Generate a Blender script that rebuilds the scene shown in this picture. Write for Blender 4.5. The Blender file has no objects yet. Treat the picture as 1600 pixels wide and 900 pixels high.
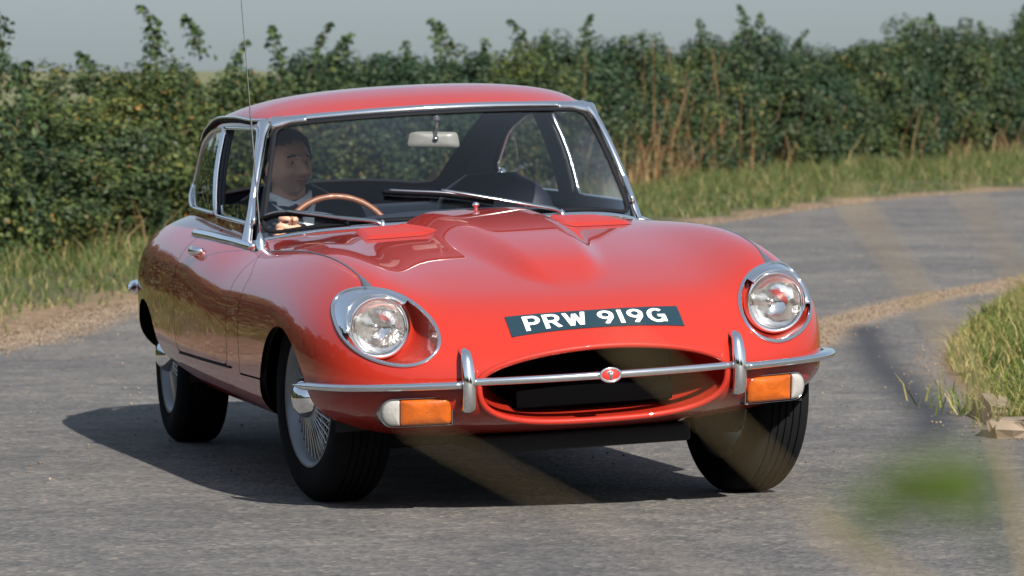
import bpy, bmesh, math, random
import numpy as np
from mathutils import Matrix, Vector

sc = bpy.context.scene
COL = sc.collection
rng = np.random.default_rng(7)
random.seed(7)

# ------------------------------------------------------------------ camera
CAM = np.array([-3.126, -13.021, 1.097])
Rr = np.array([0.973776, -0.227449, -0.005210])
Rd = np.array([-0.013114, -0.033254, -0.999361])
Rf = np.array([0.227131, 0.973222, -0.035365])
cam_d = bpy.data.cameras.new("camera")
cam = bpy.data.objects.new("camera", cam_d)
COL.objects.link(cam)
cam.matrix_world = Matrix(((Rr[0], -Rd[0], -Rf[0], CAM[0]), (Rr[1], -Rd[1], -Rf[1], CAM[1]),
                           (Rr[2], -Rd[2], -Rf[2], CAM[2]), (0, 0, 0, 1)))
cam_d.sensor_width = 36.0
cam_d.lens = 157.5
cam_d.clip_start = 0.05
cam_d.clip_end = 6000
cam_d.dof.use_dof = True
cam_d.dof.focus_distance = 12.9
cam_d.dof.aperture_fstop = 9.0
sc.camera = cam

# ------------------------------------------------------------------ sky and sun
SUN_DIR = Vector((0.25, -1.5, 1.0)).normalized()
SUN_EL = math.asin(SUN_DIR.z)
SUN_ROT = math.atan2(SUN_DIR.x, SUN_DIR.y)
world = bpy.data.worlds.new("World")
sc.world = world
world.use_nodes = True
wn = world.node_tree.nodes
wl = world.node_tree.links
sky = wn.new('ShaderNodeTexSky')
sky.sky_type = 'NISHITA'
sky.sun_disc = False
sky.sun_elevation = SUN_EL
sky.sun_rotation = SUN_ROT
sky.air_density = 1.0
sky.dust_density = 2.2
sky.ozone_density = 1.0
tint = wn.new('ShaderNodeMix')          # hazy late-summer sky: one even grey-blue tone over the whole dome
tint.data_type = 'RGBA'
tint.blend_type = 'MULTIPLY'
tint.inputs[0].default_value = 1.0
tint.inputs[7].default_value = (0.70, 0.82, 1.0, 1)
wl.new(sky.outputs[0], tint.inputs[6])
veil = wn.new('ShaderNodeMix')          # even high haze mixed into the clear-sky model
veil.data_type = 'RGBA'
veil.inputs[0].default_value = 0.52
veil.inputs[7].default_value = (2.95, 3.36, 3.55, 1)
wl.new(tint.outputs[2], veil.inputs[6])
wl.new(veil.outputs[2], wn['Background'].inputs[0])
wn['Background'].inputs[1].default_value = 0.080
sun_d = bpy.data.lights.new("sun", 'SUN')
sun_d.energy = 5.0
sun_d.angle = math.radians(0.6)
sun_d.color = (1.0, 0.94, 0.85)
sun = bpy.data.objects.new("sun", sun_d)
COL.objects.link(sun)
sun.rotation_euler = SUN_DIR.to_track_quat('Z', 'Y').to_euler()
sun.location = (3, -20, 12)
sc.view_settings.view_transform = 'Standard'
sc.view_settings.look = 'None'
sc.view_settings.exposure = 0.85
sc.view_settings.gamma = 1.0
sc.render.engine = 'CYCLES'
sc.cycles.max_bounces = 10
sc.cycles.transparent_max_bounces = 24
sc.cycles.caustics_reflective = False
sc.cycles.caustics_refractive = False


# ------------------------------------------------------------------ material helpers
def new_mat(name):
    m = bpy.data.materials.new(name)
    m.use_nodes = True
    return m, m.node_tree.nodes, m.node_tree.links, m.node_tree.nodes['Principled BSDF']


def simple(name, col, rough=0.5, metal=0.0, coat=0.0, spec=0.5, noise=0.0, nscale=30.0, bump=0.0, bscale=200.0, coat_rough=0.03):
    m, n, l, p = new_mat(name)
    p.inputs['Base Color'].default_value = (*col, 1)
    p.inputs['Roughness'].default_value = rough
    p.inputs['Metallic'].default_value = metal
    p.inputs['Coat Weight'].default_value = coat
    p.inputs['Coat Roughness'].default_value = coat_rough
    p.inputs['Specular IOR Level'].default_value = spec
    tc = n.new('ShaderNodeTexCoord')
    if noise > 0:
        t = n.new('ShaderNodeTexNoise')
        t.inputs['Scale'].default_value = nscale
        t.inputs['Detail'].default_value = 5
        l.new(tc.outputs['Object'], t.inputs['Vector'])
        mx = n.new('ShaderNodeMix')
        mx.data_type = 'RGBA'
        mx.inputs[6].default_value = (*[c * (1 - noise) for c in col], 1)
        mx.inputs[7].default_value = (*[min(1, c * (1 + noise)) for c in col], 1)
        l.new(t.outputs['Fac'], mx.inputs[0])
        l.new(mx.outputs[2], p.inputs['Base Color'])
    if bump > 0:
        t2 = n.new('ShaderNodeTexNoise')
        t2.inputs['Scale'].default_value = bscale
        t2.inputs['Detail'].default_value = 3
        l.new(tc.outputs['Object'], t2.inputs['Vector'])
        b = n.new('ShaderNodeBump')
        b.inputs['Strength'].default_value = bump
        b.inputs['Distance'].default_value = 0.002
        l.new(t2.outputs['Fac'], b.inputs['Height'])
        l.new(b.outputs[0], p.inputs['Normal'])
    return m


def glass_mat(name, tint=(1, 1, 1), refl=1.0, rough=0.0, bump=0.0):
    """clear pane: what is behind shows through, Fresnel reflection on top"""
    m, n, l, p = new_mat(name)
    n.remove(p)
    out = n['Material Output']
    tr = n.new('ShaderNodeBsdfTransparent')
    tr.inputs[0].default_value = (*tint, 1)
    gl = n.new('ShaderNodeBsdfGlossy')
    gl.inputs['Roughness'].default_value = rough
    fr = n.new('ShaderNodeFresnel')
    fr.inputs['IOR'].default_value = 1.5
    ge = n.new('ShaderNodeNewGeometry')          # a thin pane reflects alike from both sides
    io = n.new('ShaderNodeMix')
    io.inputs[2].default_value = 1.5
    io.inputs[3].default_value = 1 / 1.5
    l.new(ge.outputs['Backfacing'], io.inputs[0])
    l.new(io.outputs[0], fr.inputs['IOR'])
    mu = n.new('ShaderNodeMath')
    mu.operation = 'MULTIPLY'
    mu.inputs[1].default_value = refl
    mu.use_clamp = True
    l.new(fr.outputs[0], mu.inputs[0])
    mx = n.new('ShaderNodeMixShader')
    l.new(mu.outputs[0], mx.inputs[0])
    l.new(tr.outputs[0], mx.inputs[1])
    l.new(gl.outputs[0], mx.inputs[2])
    l.new(mx.outputs[0], out.inputs['Surface'])
    if bump:
        tc = n.new('ShaderNodeTexCoord')
        w = n.new('ShaderNodeTexWave')
        w.inputs['Scale'].default_value = 60
        w.inputs['Distortion'].default_value = 1.5
        l.new(tc.outputs['Object'], w.inputs['Vector'])
        b = n.new('ShaderNodeBump')
        b.inputs['Strength'].default_value = bump
        b.inputs['Distance'].default_value = 0.002
        l.new(w.outputs['Fac'], b.inputs['Height'])
        l.new(b.outputs[0], gl.inputs['Normal'])
        l.new(b.outputs[0], fr.inputs['Normal'])
    return m


PAINT = simple("red_coachwork_paint", (0.35, 0.021, 0.011), rough=0.45, coat=1.0, spec=0.12, noise=0.03, nscale=4.0, coat_rough=0.015)
CHROME = simple("chrome_plate", (0.88, 0.89, 0.91), rough=0.07, metal=1.0, noise=0.04, nscale=15)
DULLCHROME = simple("dull_chrome", (0.60, 0.61, 0.62), rough=0.22, metal=1.0, noise=0.08, nscale=40)
STEEL = simple("painted_wire_steel", (0.20, 0.21, 0.23), rough=0.38, metal=0.7, noise=0.1, nscale=60)
SPOKE = simple("spoke_wire", (0.55, 0.56, 0.58), rough=0.3, metal=0.9)
RUBBER = simple("black_tyre_rubber", (0.006, 0.006, 0.007), rough=0.9, spec=0.12, noise=0.25, nscale=20, bump=0.3, bscale=120)
SEAL = simple("black_rubber_seal", (0.008, 0.009, 0.012), rough=0.75, spec=0.15)
RAD = simple("matt_black_radiator", (0.0022, 0.0022, 0.0026), rough=0.95, spec=0.02)
DARK = simple("black_underseal", (0.010, 0.010, 0.011), rough=0.85, noise=0.3, nscale=25)
TRIM = simple("dark_blue_trim", (0.016, 0.022, 0.042), rough=0.65, noise=0.2, nscale=30, bump=0.2)
LEATHER = simple("black_leather", (0.014, 0.018, 0.032), rough=0.45, noise=0.2, nscale=30, bump=0.25, bscale=300)
WOOD = simple("varnished_wood", (0.17, 0.058, 0.025), rough=0.45, coat=0.3, noise=0.3, nscale=40)
PLATE = simple("plate_black", (0.008, 0.028, 0.042), rough=0.35, coat=0.4, noise=0.1)
LETTER = simple("plate_silver", (0.78, 0.80, 0.80), rough=0.4, noise=0.04, nscale=90)
AMBER = simple("amber_lens", (0.40, 0.080, 0.004), rough=0.22, coat=0.7, noise=0.55, nscale=26, bump=0.7, bscale=110)
CLEARLENS = simple("frosted_lens", (0.34, 0.33, 0.32), rough=0.22, coat=0.8, noise=0.2, nscale=60, bump=0.4, bscale=120)
BLACKBEAD = simple("grey_seam_bead", (0.07, 0.08, 0.10), rough=0.35, coat=0.3)
GLASS = glass_mat("window_glass", (0.975, 0.985, 0.985), 1.6)
LAMPGLASS = glass_mat("headlamp_glass", (0.95, 0.95, 0.95), 1.2, 0.02, 0.5)
REFLECTOR = simple("lamp_reflector", (0.95, 0.93, 0.90), rough=0.10, metal=1.0, noise=0.05, nscale=25, bump=0.8, bscale=30)
MIRRORBACK = simple("mirror_back", (0.17, 0.17, 0.16), rough=0.4, noise=0.08)


# ------------------------------------------------------------------ mesh helpers
def mk(name, V, F, mat, parent=None, smooth=True, mw=None):
    me = bpy.data.meshes.new(name)
    me.from_pydata([tuple(map(float, v)) for v in V], [], [tuple(map(int, f)) for f in F])
    me.update()
    if smooth:
        me.polygons.foreach_set('use_smooth', [True] * len(me.polygons))
    for m in (mat if isinstance(mat, (list, tuple)) else [mat]):
        me.materials.append(m)
    o = bpy.data.objects.new(name, me)
    COL.objects.link(o)
    if parent is not None:
        o.parent = parent
    if mw is not None:
        o.matrix_local = mw
    return o


def sharpen(o, deg=35):
    """recompute smooth/sharp by angle"""
    bm = bmesh.new()
    bm.from_mesh(o.data)
    for e in bm.edges:
        if len(e.link_faces) == 2:
            e.smooth = e.calc_face_angle(0) < math.radians(deg)
    bm.to_mesh(o.data)
    bm.free()
    return o


def tag(o, label=None, cat=None, group=None, kind=None):
    if label: o['label'] = label
    if cat: o['category'] = cat
    if group: o['group'] = group
    if kind: o['kind'] = kind
    return o


def grid(P, closed_u=False, closed_v=False):
    """P: (nu, nv, 3) -> verts, quads"""
    nu, nv = P.shape[:2]
    V = P.reshape(-1, 3)
    F = []
    for i in range(nu if closed_u else nu - 1):
        a, b = i * nv, ((i + 1) % nu) * nv
        for j in range(nv if closed_v else nv - 1):
            k = (j + 1) % nv
            F.append((a + j, a + k, b + k, b + j))
    return V, F


def join(*parts):
    V, F, n = [], [], 0
    for v, f in parts:
        v = np.asarray(v, float).reshape(-1, 3)
        V.append(v)
        F += [tuple(i + n for i in q) for q in f]
        n += len(v)
    return np.concatenate(V), F


def flip(vf):
    return vf[0], [tuple(reversed(f)) for f in vf[1]]


def mirror(vf):
    v = np.array(vf[0], float)
    v[:, 0] *= -1
    return v, [tuple(reversed(f)) for f in vf[1]]


def compact(V, F):
    used = sorted({i for f in F for i in f})
    mp = {o: n for n, o in enumerate(used)}
    return np.asarray(V)[used], [tuple(mp[i] for i in f) for f in F]


def clip(V, F, g):
    """keep the part of the surface where g(V) > 0, cutting faces along g = 0"""
    V = [tuple(v) for v in np.asarray(V, float)]
    A = np.array(V)
    G = g(A[:, 0], A[:, 1], A[:, 2])
    G = np.where(np.abs(G) < 1e-7, 1e-7, G)
    pos = G > 0
    out, cut = [], {}
    for f in F:
        k = sum(1 for i in f if pos[i])
        if k == len(f):
            out.append(f)
        elif k:
            poly = []
            for a, b in zip(f, f[1:] + f[:1]):
                if pos[a]:
                    poly.append(a)
                if pos[a] != pos[b]:
                    key = (min(a, b), max(a, b))
                    if key not in cut:
                        ga, gb = G[key[0]], G[key[1]]
                        t = ga / (ga - gb)
                        va, vb = V[key[0]], V[key[1]]
                        V.append(tuple(va[i] + t * (vb[i] - va[i]) for i in range(3)))
                        cut[key] = len(V) - 1
                    poly.append(cut[key])
            if len(poly) >= 3:
                out.append(tuple(poly))
    if not out:
        return np.zeros((0, 3)), []
    return compact(V, out)


def frames(P, closed=False, up=None):
    P = np.asarray(P, float)
    n = len(P)
    if closed:
        T = np.roll(P, -1, 0) - np.roll(P, 1, 0)
    else:
        T = np.gradient(P, axis=0)
    T /= np.linalg.norm(T, axis=1, keepdims=True) + 1e-12
    if up is not None:
        U = np.broadcast_to(np.asarray(up, float), P.shape).copy()
        U -= (U * T).sum(1, keepdims=True) * T
        U /= np.linalg.norm(U, axis=1, keepdims=True) + 1e-12
    else:
        U = np.zeros_like(P)
        u = np.array([0, 0, 1.0]) if abs(T[0, 2]) < .9 else np.array([1.0, 0, 0])
        for i in range(n):
            u = u - (u @ T[i]) * T[i]
            u /= np.linalg.norm(u)
            U[i] = u
    B = np.cross(T, U)
    return T, U, B


def sweep(P, prof, closed=False, up=None, scale=None, cap=True):
    """prof: list of (a along B, b along U); scale: per-point factor (scalar or pair)"""
    P = np.asarray(P, float)
    T, U, B = frames(P, closed, up)
    n = len(P)
    S = np.ones((n, 2)) if scale is None else np.array([(s, s) if np.isscalar(s) else s for s in scale], float)
    prof = np.asarray(prof, float)
    G = P[:, None, :] + B[:, None, :] * (prof[None, :, 0:1] * S[:, None, 0:1]) + U[:, None, :] * (prof[None, :, 1:2] * S[:, None, 1:2])
    V, F = grid(G, closed_u=closed, closed_v=True)
    F = [tuple(reversed(f)) for f in F]
    if cap and not closed:
        m = len(prof)
        F.append(tuple(range(m)))
        F.append(tuple(reversed(range((n - 1) * m, n * m))))
    return V, F


def circ(r, n=10, ry=None):
    ry = r if ry is None else ry
    return [(r * math.cos(2 * math.pi * i / n), ry * math.sin(2 * math.pi * i / n)) for i in range(n)]


def tube(P, r, n=10, closed=False, scale=None):
    return sweep(P, circ(r, n), closed, None, scale)


def resample(P, n, closed=False):
    P = np.asarray(P, float)
    if closed:
        P = np.vstack([P, P[:1]])
    d = np.r_[0, np.cumsum(np.linalg.norm(np.diff(P, axis=0), axis=1))]
    t = np.linspace(0, d[-1], n + 1 if closed else n)
    if closed: t = t[:-1]
    return np.stack([np.interp(t, d, P[:, k]) for k in range(P.shape[1])], 1)


def smooth_path(P, n, closed=False):
    """Catmull-Rom through the points"""
    P = np.asarray(P, float)
    m = len(P)
    out = []
    segs = m if closed else m - 1
    for i in range(segs):
        if closed:
            p0, p1, p2, p3 = P[(i - 1) % m], P[i], P[(i + 1) % m], P[(i + 2) % m]
        else:
            p0, p1, p2, p3 = P[max(i - 1, 0)], P[i], P[i + 1], P[min(i + 2, m - 1)]
        for k in range(12):
            t = k / 12
            out.append(.5 * ((2 * p1) + (-p0 + p2) * t + (2 * p0 - 5 * p1 + 4 * p2 - p3) * t * t + (-p0 + 3 * p1 - 3 * p2 + p3) * t ** 3))
    if not closed: out.append(P[-1])
    return resample(np.array(out), n, closed)


def lathe(prof, n=32, axis='y'):
    """prof: list of (axial, radius); axis along y or x"""
    prof = np.asarray(prof, float)
    a = np.linspace(0, 2 * math.pi, n, endpoint=False)
    ca, sa = np.cos(a), np.sin(a)
    P = np.zeros((len(prof), n, 3))
    if axis == 'y':
        P[..., 0] = prof[:, 1:2] * ca
        P[..., 1] = prof[:, 0:1]
        P[..., 2] = prof[:, 1:2] * sa
    elif axis == 'x':
        P[..., 0] = prof[:, 0:1]
        P[..., 1] = prof[:, 1:2] * ca
        P[..., 2] = prof[:, 1:2] * sa
    else:
        P[..., 0] = prof[:, 1:2] * ca
        P[..., 1] = prof[:, 1:2] * sa
        P[..., 2] = prof[:, 0:1]
    return grid(P, closed_v=True)


def box(cx, cy, cz, sx, sy, sz, bevel=0.0, seg=2):
    bm = bmesh.new()
    bmesh.ops.create_cube(bm, size=1)
    for v in bm.verts:
        v.co = (v.co.x * sx, v.co.y * sy, v.co.z * sz)
    if bevel:
        bmesh.ops.bevel(bm, geom=bm.edges[:], offset=bevel, segments=seg, affect='EDGES', profile=.5)
    V = np.array([v.co[:] for v in bm.verts]) + [cx, cy, cz]
    F = [tuple(v.index for v in f.verts) for f in bm.faces]
    bm.free()
    return V, F


def xf(vf, M):
    M = np.array(M)
    v = np.asarray(vf[0], float)
    return v @ M[:3, :3].T + M[:3, 3], vf[1]


def sdpoly(px, py, poly):
    """signed distance to a polygon (negative inside)"""
    poly = np.asarray(poly, float)
    d = np.full(px.shape, 1e9)
    s = np.zeros(px.shape, bool)
    n = len(poly)
    for i in range(n):
        a, b = poly[i], poly[(i + 1) % n]
        e = b - a
        wx, wy = px - a[0], py - a[1]
        t = np.clip((wx * e[0] + wy * e[1]) / (e @ e + 1e-12), 0, 1)
        d = np.minimum(d, (wx - e[0] * t) ** 2 + (wy - e[1] * t) ** 2)
        c = ((a[1] > py) != (b[1] > py)) & (px < (b[0] - a[0]) * (py - a[1]) / (b[1] - a[1] + 1e-12) + a[0])
        s ^= c
    return np.sqrt(d) * np.where(s, -1, 1)


def rounded(poly, r, k=8):
    poly = [np.asarray(p, float) for p in poly]
    n = len(poly)
    out = []
    rs = r if isinstance(r, (list, tuple)) else [r] * n
    for i in range(n):
        p, a, b = poly[i], poly[i - 1], poly[(i + 1) % n]
        ua, ub = (a - p) / np.linalg.norm(a - p), (b - p) / np.linalg.norm(b - p)
        d = rs[i]
        A, B = p + ua * d, p + ub * d
        for j in range(k + 1):
            t = j / k
            out.append((1 - t) ** 2 * A + 2 * t * (1 - t) * p + t * t * B)
    return np.array(out)


def sstep(a, b, x):
    t = np.clip((x - a) / (b - a), 0, 1)
    return t * t * (3 - 2 * t)


# ------------------------------------------------------------------ ground height (the land rises gently away from the bend)
def gz(x, y):
    d = Rf[0] * (np.asarray(x, float) - CAM[0]) + Rf[1] * (np.asarray(y, float) - CAM[1])
    t = np.maximum(d - 20, 0)
    near = 0.02 * t * t / (t + 6)
    return np.where(d > 75, 0.02 * 55 * 55 / 61 + 0.0138 * (d - 75), near)


# ------------------------------------------------------------------ the car: body surface functions (body frame: x right, y rearward, z up)
ROLL = math.radians(2.7345)
HEAVE = -0.0553
c_, s_ = math.cos(ROLL), math.sin(ROLL)
BODY = Matrix(((c_, 0, -s_, s_ * .35), (0, 1, 0, 0), (s_, 0, c_, .35 - c_ * .35 + HEAVE), (0, 0, 0, 1)))

Y0, Y1 = -0.87, 3.86
L_ = Y1 - Y0


def v_of_y(y):
    return np.arccos(np.clip(1 - 2 * (np.asarray(y, float) - Y0) / L_, -1, 1)) / math.pi


def y_of_v(v):
    return Y0 + L_ * (1 - np.cos(math.pi * np.asarray(v))) / 2


def pchip(x, y, q):
    x, y = np.asarray(x, float), np.asarray(y, float)
    h = np.diff(x)
    d = np.diff(y) / h
    m = np.zeros(len(x))
    for i in range(1, len(x) - 1):
        if d[i - 1] * d[i] > 0:
            w1, w2 = 2 * h[i] + h[i - 1], h[i] + 2 * h[i - 1]
            m[i] = (w1 + w2) / (w1 / d[i - 1] + w2 / d[i])
    m[0], m[-1] = d[0], d[-1]
    i = np.clip(np.searchsorted(x, q) - 1, 0, len(x) - 2)
    t = (q - x[i]) / h[i]
    return (y[i] * (2 * t ** 3 - 3 * t ** 2 + 1) + h[i] * m[i] * (t ** 3 - 2 * t ** 2 + t) + y[i + 1] * (-2 * t ** 3 + 3 * t ** 2) + h[i] * m[i + 1] * (t ** 3 - t ** 2))


_vs = np.linspace(0, 1, 1201)


def table(keys, sig=0.016):
    ks = sorted(keys)
    val = pchip(v_of_y(np.array(ks)), [keys[k] for k in ks], _vs)
    n = int(sig * 1200 * 3)
    ker = np.exp(-.5 * (np.arange(-n, n + 1) / (sig * 1200)) ** 2)
    ker /= ker.sum()
    ext = np.r_[2 * val[0] - val[n:0:-1], val, 2 * val[-1] - val[-2:-n - 2:-1]]
    sm = np.convolve(ext, ker, 'valid')
    return lambda y: np.interp(v_of_y(y), _vs, sm)


tW = table({-.87: 0, -.845: .20, -.775: .385, -.70: .55, -.65: .625, -.60: .672, -.5: .728, -.4: .757, -.3: .775, -.1: .788, .35: .792, .9: .802, 1.4: .807,
            1.9: .806, 2.3: .800, 2.6: .794, 2.8: .785, 3.0: .764, 3.2: .715, 3.4: .63, 3.6: .49, 3.75: .33, 3.86: 0})
tZt = table({-.87: .475, -.845: .53, -.76: .588, -.68: .637, -.6: .673, -.5: .702, -.42: .718, -.3: .745, 0: .792, .4: .838, .75: .858, 1.0: .864, 1.5: .890,
             2.0: .905, 2.5: .922, 2.8: .918, 3.2: .86, 3.6: .74, 3.86: .58})
tZm = table({-.87: .455, -.6: .465, 0: .47, .9: .50, 1.5: .52, 2.4: .54, 3.86: .55})
tZb = table({-.87: .435, -.75: .335, -.65: .308, -.5: .288, -.3: .27, 0: .255, .9: .27, 2.0: .27, 2.8: .28, 3.4: .36, 3.86: .52})
tnt = table({-.87: 2.0, -.75: 2.15, -.65: 2.4, -.5: 3.4, -.3: 4.0, 0: 4.2, .5: 3.9, 1.0: 3.6, 1.5: 4.0, 2.0: 4.2, 2.8: 4.0, 3.3: 3.0, 3.86: 2.0})
tnb = table({-.87: 2.0, -.6: 2.6, 0: 3.4, .6: 4.0, 1.6: 3.8, 2.2: 3.0, 2.8: 2.8, 3.86: 2.0})
tAw = table({-.87: 0, -.7: 0, -.6: .03, -.5: .058, -.4: .062, 0: .053, .4: .028, .9: .002, 1.4: 0, 3.86: 0})
tBa = table({-.87: 0, -.5: 0, -.40: .012, -.28: .03, 0: .038, .75: .040, 1.2: .03, 2: 0, 3.86: 0}, .008)
tBw = table({-.87: .05, -.5: .06, -.40: .115, -.28: .148, 0: .19, .4: .225, .8: .25, 1.2: .26, 3.86: .26}, .01)


def bumps(x, y):
    ax = np.abs(x)
    wing = tAw(y) * np.exp(-((ax - .60) / .13) ** 2)
    q = ax / np.maximum(tBw(y), .02)
    bulge = tBa(y) * (1 - sstep(.54, 1.08, q)) * (1 + .12 * (1 - q * q))
    return wing + np.where(q < 1.2, bulge, 0)


def sec(y, th):
    """section point at angle th (-pi/2 bottom .. 0 widest .. pi/2 top)"""
    W, Zt, Zm, Zb = tW(y), tZt(y), tZm(y), tZb(y)
    c, s = np.cos(th), np.sin(th)
    n = np.where(th >= 0, tnt(y), tnb(y))
    r = (np.abs(c) ** n + np.abs(s) ** n) ** (-1 / n)
    x = W * r * c
    f = r * s
    z = np.where(th >= 0, Zm + (Zt - Zm) * f, Zm + (Zm - Zb) * f)
    z = z + np.where(th > 0, bumps(x, y) * sstep(0.0, .55, f), 0)
    return x, z


def ztop(x, y):
    x, y = np.asarray(x, float), np.asarray(y, float)
    W, Zt, Zm, n = tW(y), tZt(y), tZm(y), tnt(y)
    q = np.clip(np.abs(x) / np.maximum(W, 1e-4), 0, 1)
    f = (1 - q ** n) ** (1 / n)
    return Zm + (Zt - Zm) * f + bumps(x, y) * sstep(0, .55, f)


def zbot(x, y):
    W, Zm, Zb, n = tW(y), tZm(y), tZb(y), tnb(y)
    q = np.clip(np.abs(x) / np.maximum(W, 1e-4), 0, 1)
    return Zm - (Zm - Zb) * (1 - q ** n) ** (1 / n)


def yfront(x, z, ymax=.3):
    """first y (from the nose) at which (x, z) is inside the body"""
    ys = np.linspace(Y0 + .001, ymax, 1500)
    W = tW(ys)
    ins = (abs(x) < W) & (z < ztop(np.full_like(ys, x), ys)) & (z > zbot(np.full_like(ys, x), ys))
    i = np.argmax(ins)
    return ys[i] if ins[i] else ymax


def xside(y, z):
    th = np.linspace(-1.5, 1.5, 1200)
    X, Z = sec(np.full_like(th, y), th)
    return float(np.interp(z, Z, X))


def front_normal(x, z):
    e = .008
    p = lambda a, b: np.array([a, yfront(a, b), b])
    n = np.cross(p(x + e, z) - p(x - e, z), p(x, z + e) - p(x, z - e))
    return n / np.linalg.norm(n)


# full body grid
NV, NT = 300, 150
vv = np.linspace(0.006, 0.994, NV)
# more rows near the nose
vv = np.unique(np.r_[np.linspace(.012, .30, 170), np.linspace(.30, .993, 150)])
th_half = np.linspace(-math.pi / 2, math.pi / 2, NT)
YY, TT = np.meshgrid(y_of_v(vv), th_half, indexing='ij')
XX, ZZ = sec(YY, TT)
right = np.stack([XX, YY, ZZ], -1)
left = right[:, ::-1].copy()
left[..., 0] *= -1
full = np.concatenate([right, left[:, 1:-1]], 1)      # bottom -> right -> top -> left
BV, BF = grid(full, closed_v=True)
BF = [tuple(reversed(f)) for f in BF]


def yb(x):      # foot of the windscreen in plan
    return .77 + .766 * x * x + .782 * x ** 4


def xbelt(y):
    return np.interp(y, [1.0, 1.2, 1.5, 1.85, 2.2, 2.5, 2.8, 3.1, 3.4], [.635, .646, .640, .634, .626, .614, .590, .545, .48])


def g_cabin(x, y, z):
    g = np.maximum(np.maximum(yb(np.clip(np.abs(x), 0, .66)) + .006 - y, np.abs(x) - xbelt(y) + .004), y - 3.37)
    return np.where(z < .6, 1.0, g)


def g_arch(x, y, z):
    gf = np.sqrt((y / .368) ** 2 + ((z - .30) / .312) ** 2) - 1
    gr = np.sqrt(((y - 2.667) / .365) ** 2 + ((z - .30) / .300) ** 2) - 1
    return np.where(np.abs(x) > .50, np.minimum(gf, gr) * .33, 1.0)


MOUTH_W = .362


def mouth_pt(a):
    """mouth outline in (x, z)"""
    c, s = math.cos(a), math.sin(a)
    if s >= 0:
        n, h = 1.9, .086
    else:
        n, h = 3.0, .128
    r = (abs(c) ** n + abs(s) ** n) ** (-1 / n)
    return MOUTH_W * r * c, .458 + h * r * s


MP = np.array([mouth_pt(a) for a in np.linspace(0, 2 * math.pi, 120, endpoint=False)])


def g_mouth(x, y, z):
    up = z >= .458
    g = np.where(up, (np.abs(x) / MOUTH_W) ** 1.9 + (np.abs(z - .458) / .086) ** 1.9, (np.abs(x) / MOUTH_W) ** 3 + (np.abs(z - .458) / .128) ** 3) - 1
    return np.where(y < -.45, g * .05, 1.0)


HL_C = (.574, .622)
TILT = math.radians(14)


def hl_pt(a, k=1.0):
    n = 2.25
    c, s = math.cos(a), math.sin(a)
    r = (abs(c) ** n + abs(s) ** n) ** (-1 / n)
    u, w = .1315 * r * c * k, .1025 * r * s * k
    if u < 0:                      # inner end drawn out towards the nose and slightly lower
        w *= 1 - .18 * (u / .1315) ** 2
    return HL_C[0] + u * math.cos(TILT) - w * math.sin(TILT) * .3, HL_C[1] + w + u * math.sin(TILT) * .9


HP = np.array([hl_pt(a) for a in np.linspace(0, 2 * math.pi, 96, endpoint=False)])


def g_lamp(x, y, z):
    return np.where((y < -.15) & (z > .45), sdpoly(np.abs(x), z, HP), 1.0)


def yrear_bonnet(x, z):
    top = np.minimum(yb(np.clip(np.abs(x), 0, .66)) - .048, .90)
    return top + (.655 - top) * sstep(.815, .73, z)


def g_bonnet(x, y, z):
    return np.minimum(yrear_bonnet(x, z) - y, np.maximum(z - .44, .33 - y))


def g_door(x, y, z):
    d = sdpoly(y, z, rounded([(.855, .455), (1.875, .455), (1.875, 1.0), (.855, 1.0)], [.05, .07, .01, .01]))
    return np.where(np.abs(x) > .5, -d, -1.0)


# ------------------------------------------------------------------ build the car
car = bpy.data.objects.new("sports_car", None)
COL.objects.link(car)
car.empty_display_size = .3
tag(car, "red two door fixed head sports car cornering on the grey road", "car")


def part(name, vf, mat, parent=None, smooth=True):
    """a part of the car in body coordinates (parent None -> child of the car; else a sub-part)"""
    V, F = vf
    if parent is None:
        return mk(name, V, F, mat, car, smooth, BODY)
    return mk(name, V, F, mat, parent, smooth)


V1, F1 = clip(BV, BF, g_arch)
V1, F1 = clip(V1, F1, g_cabin)
V1, F1 = clip(V1, F1, g_mouth)
V1, F1 = clip(V1, F1, g_lamp)
GAP = .0028
bonnet = part("bonnet", clip(V1, F1, lambda x, y, z: g_bonnet(x, y, z) - GAP), PAINT)
Vs, Fs = clip(V1, F1, lambda x, y, z: -g_bonnet(x, y, z) - GAP)
part("body_shell", clip(Vs, Fs, lambda x, y, z: -g_door(x, y, z) - GAP), PAINT)
Vd, Fd = clip(Vs, Fs, lambda x, y, z: g_door(x, y, z) - GAP)
doors = []
for sgn in (-1, 1):
    doors.append(part("door", clip(Vd, Fd, lambda x, y, z: x * sgn - .1), PAINT))
# dark liner added inside the body: blackens the panel gaps, blocks light leaks
inn = full.copy()
cen = np.stack([np.zeros_like(YY[:, :1]), YY[:, :1], np.broadcast_to(tZm(y_of_v(vv))[:, None], YY[:, :1].shape)], -1)
inn = cen + (inn - cen) * .975
IV, IF = grid(inn[::3, ::2], closed_v=True)
IV, IF = clip(IV, IF, lambda x, y, z: y + .36)
IV, IF = clip(IV, IF, lambda x, y, z: g_arch(x, y, z) - .002)
IV, IF = clip(IV, IF, lambda x, y, z: np.where(z > .6, np.maximum(g_cabin(x, y, z), -1) + .0, 1.0))
part("gap_liner", (IV, IF), DARK)

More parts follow.
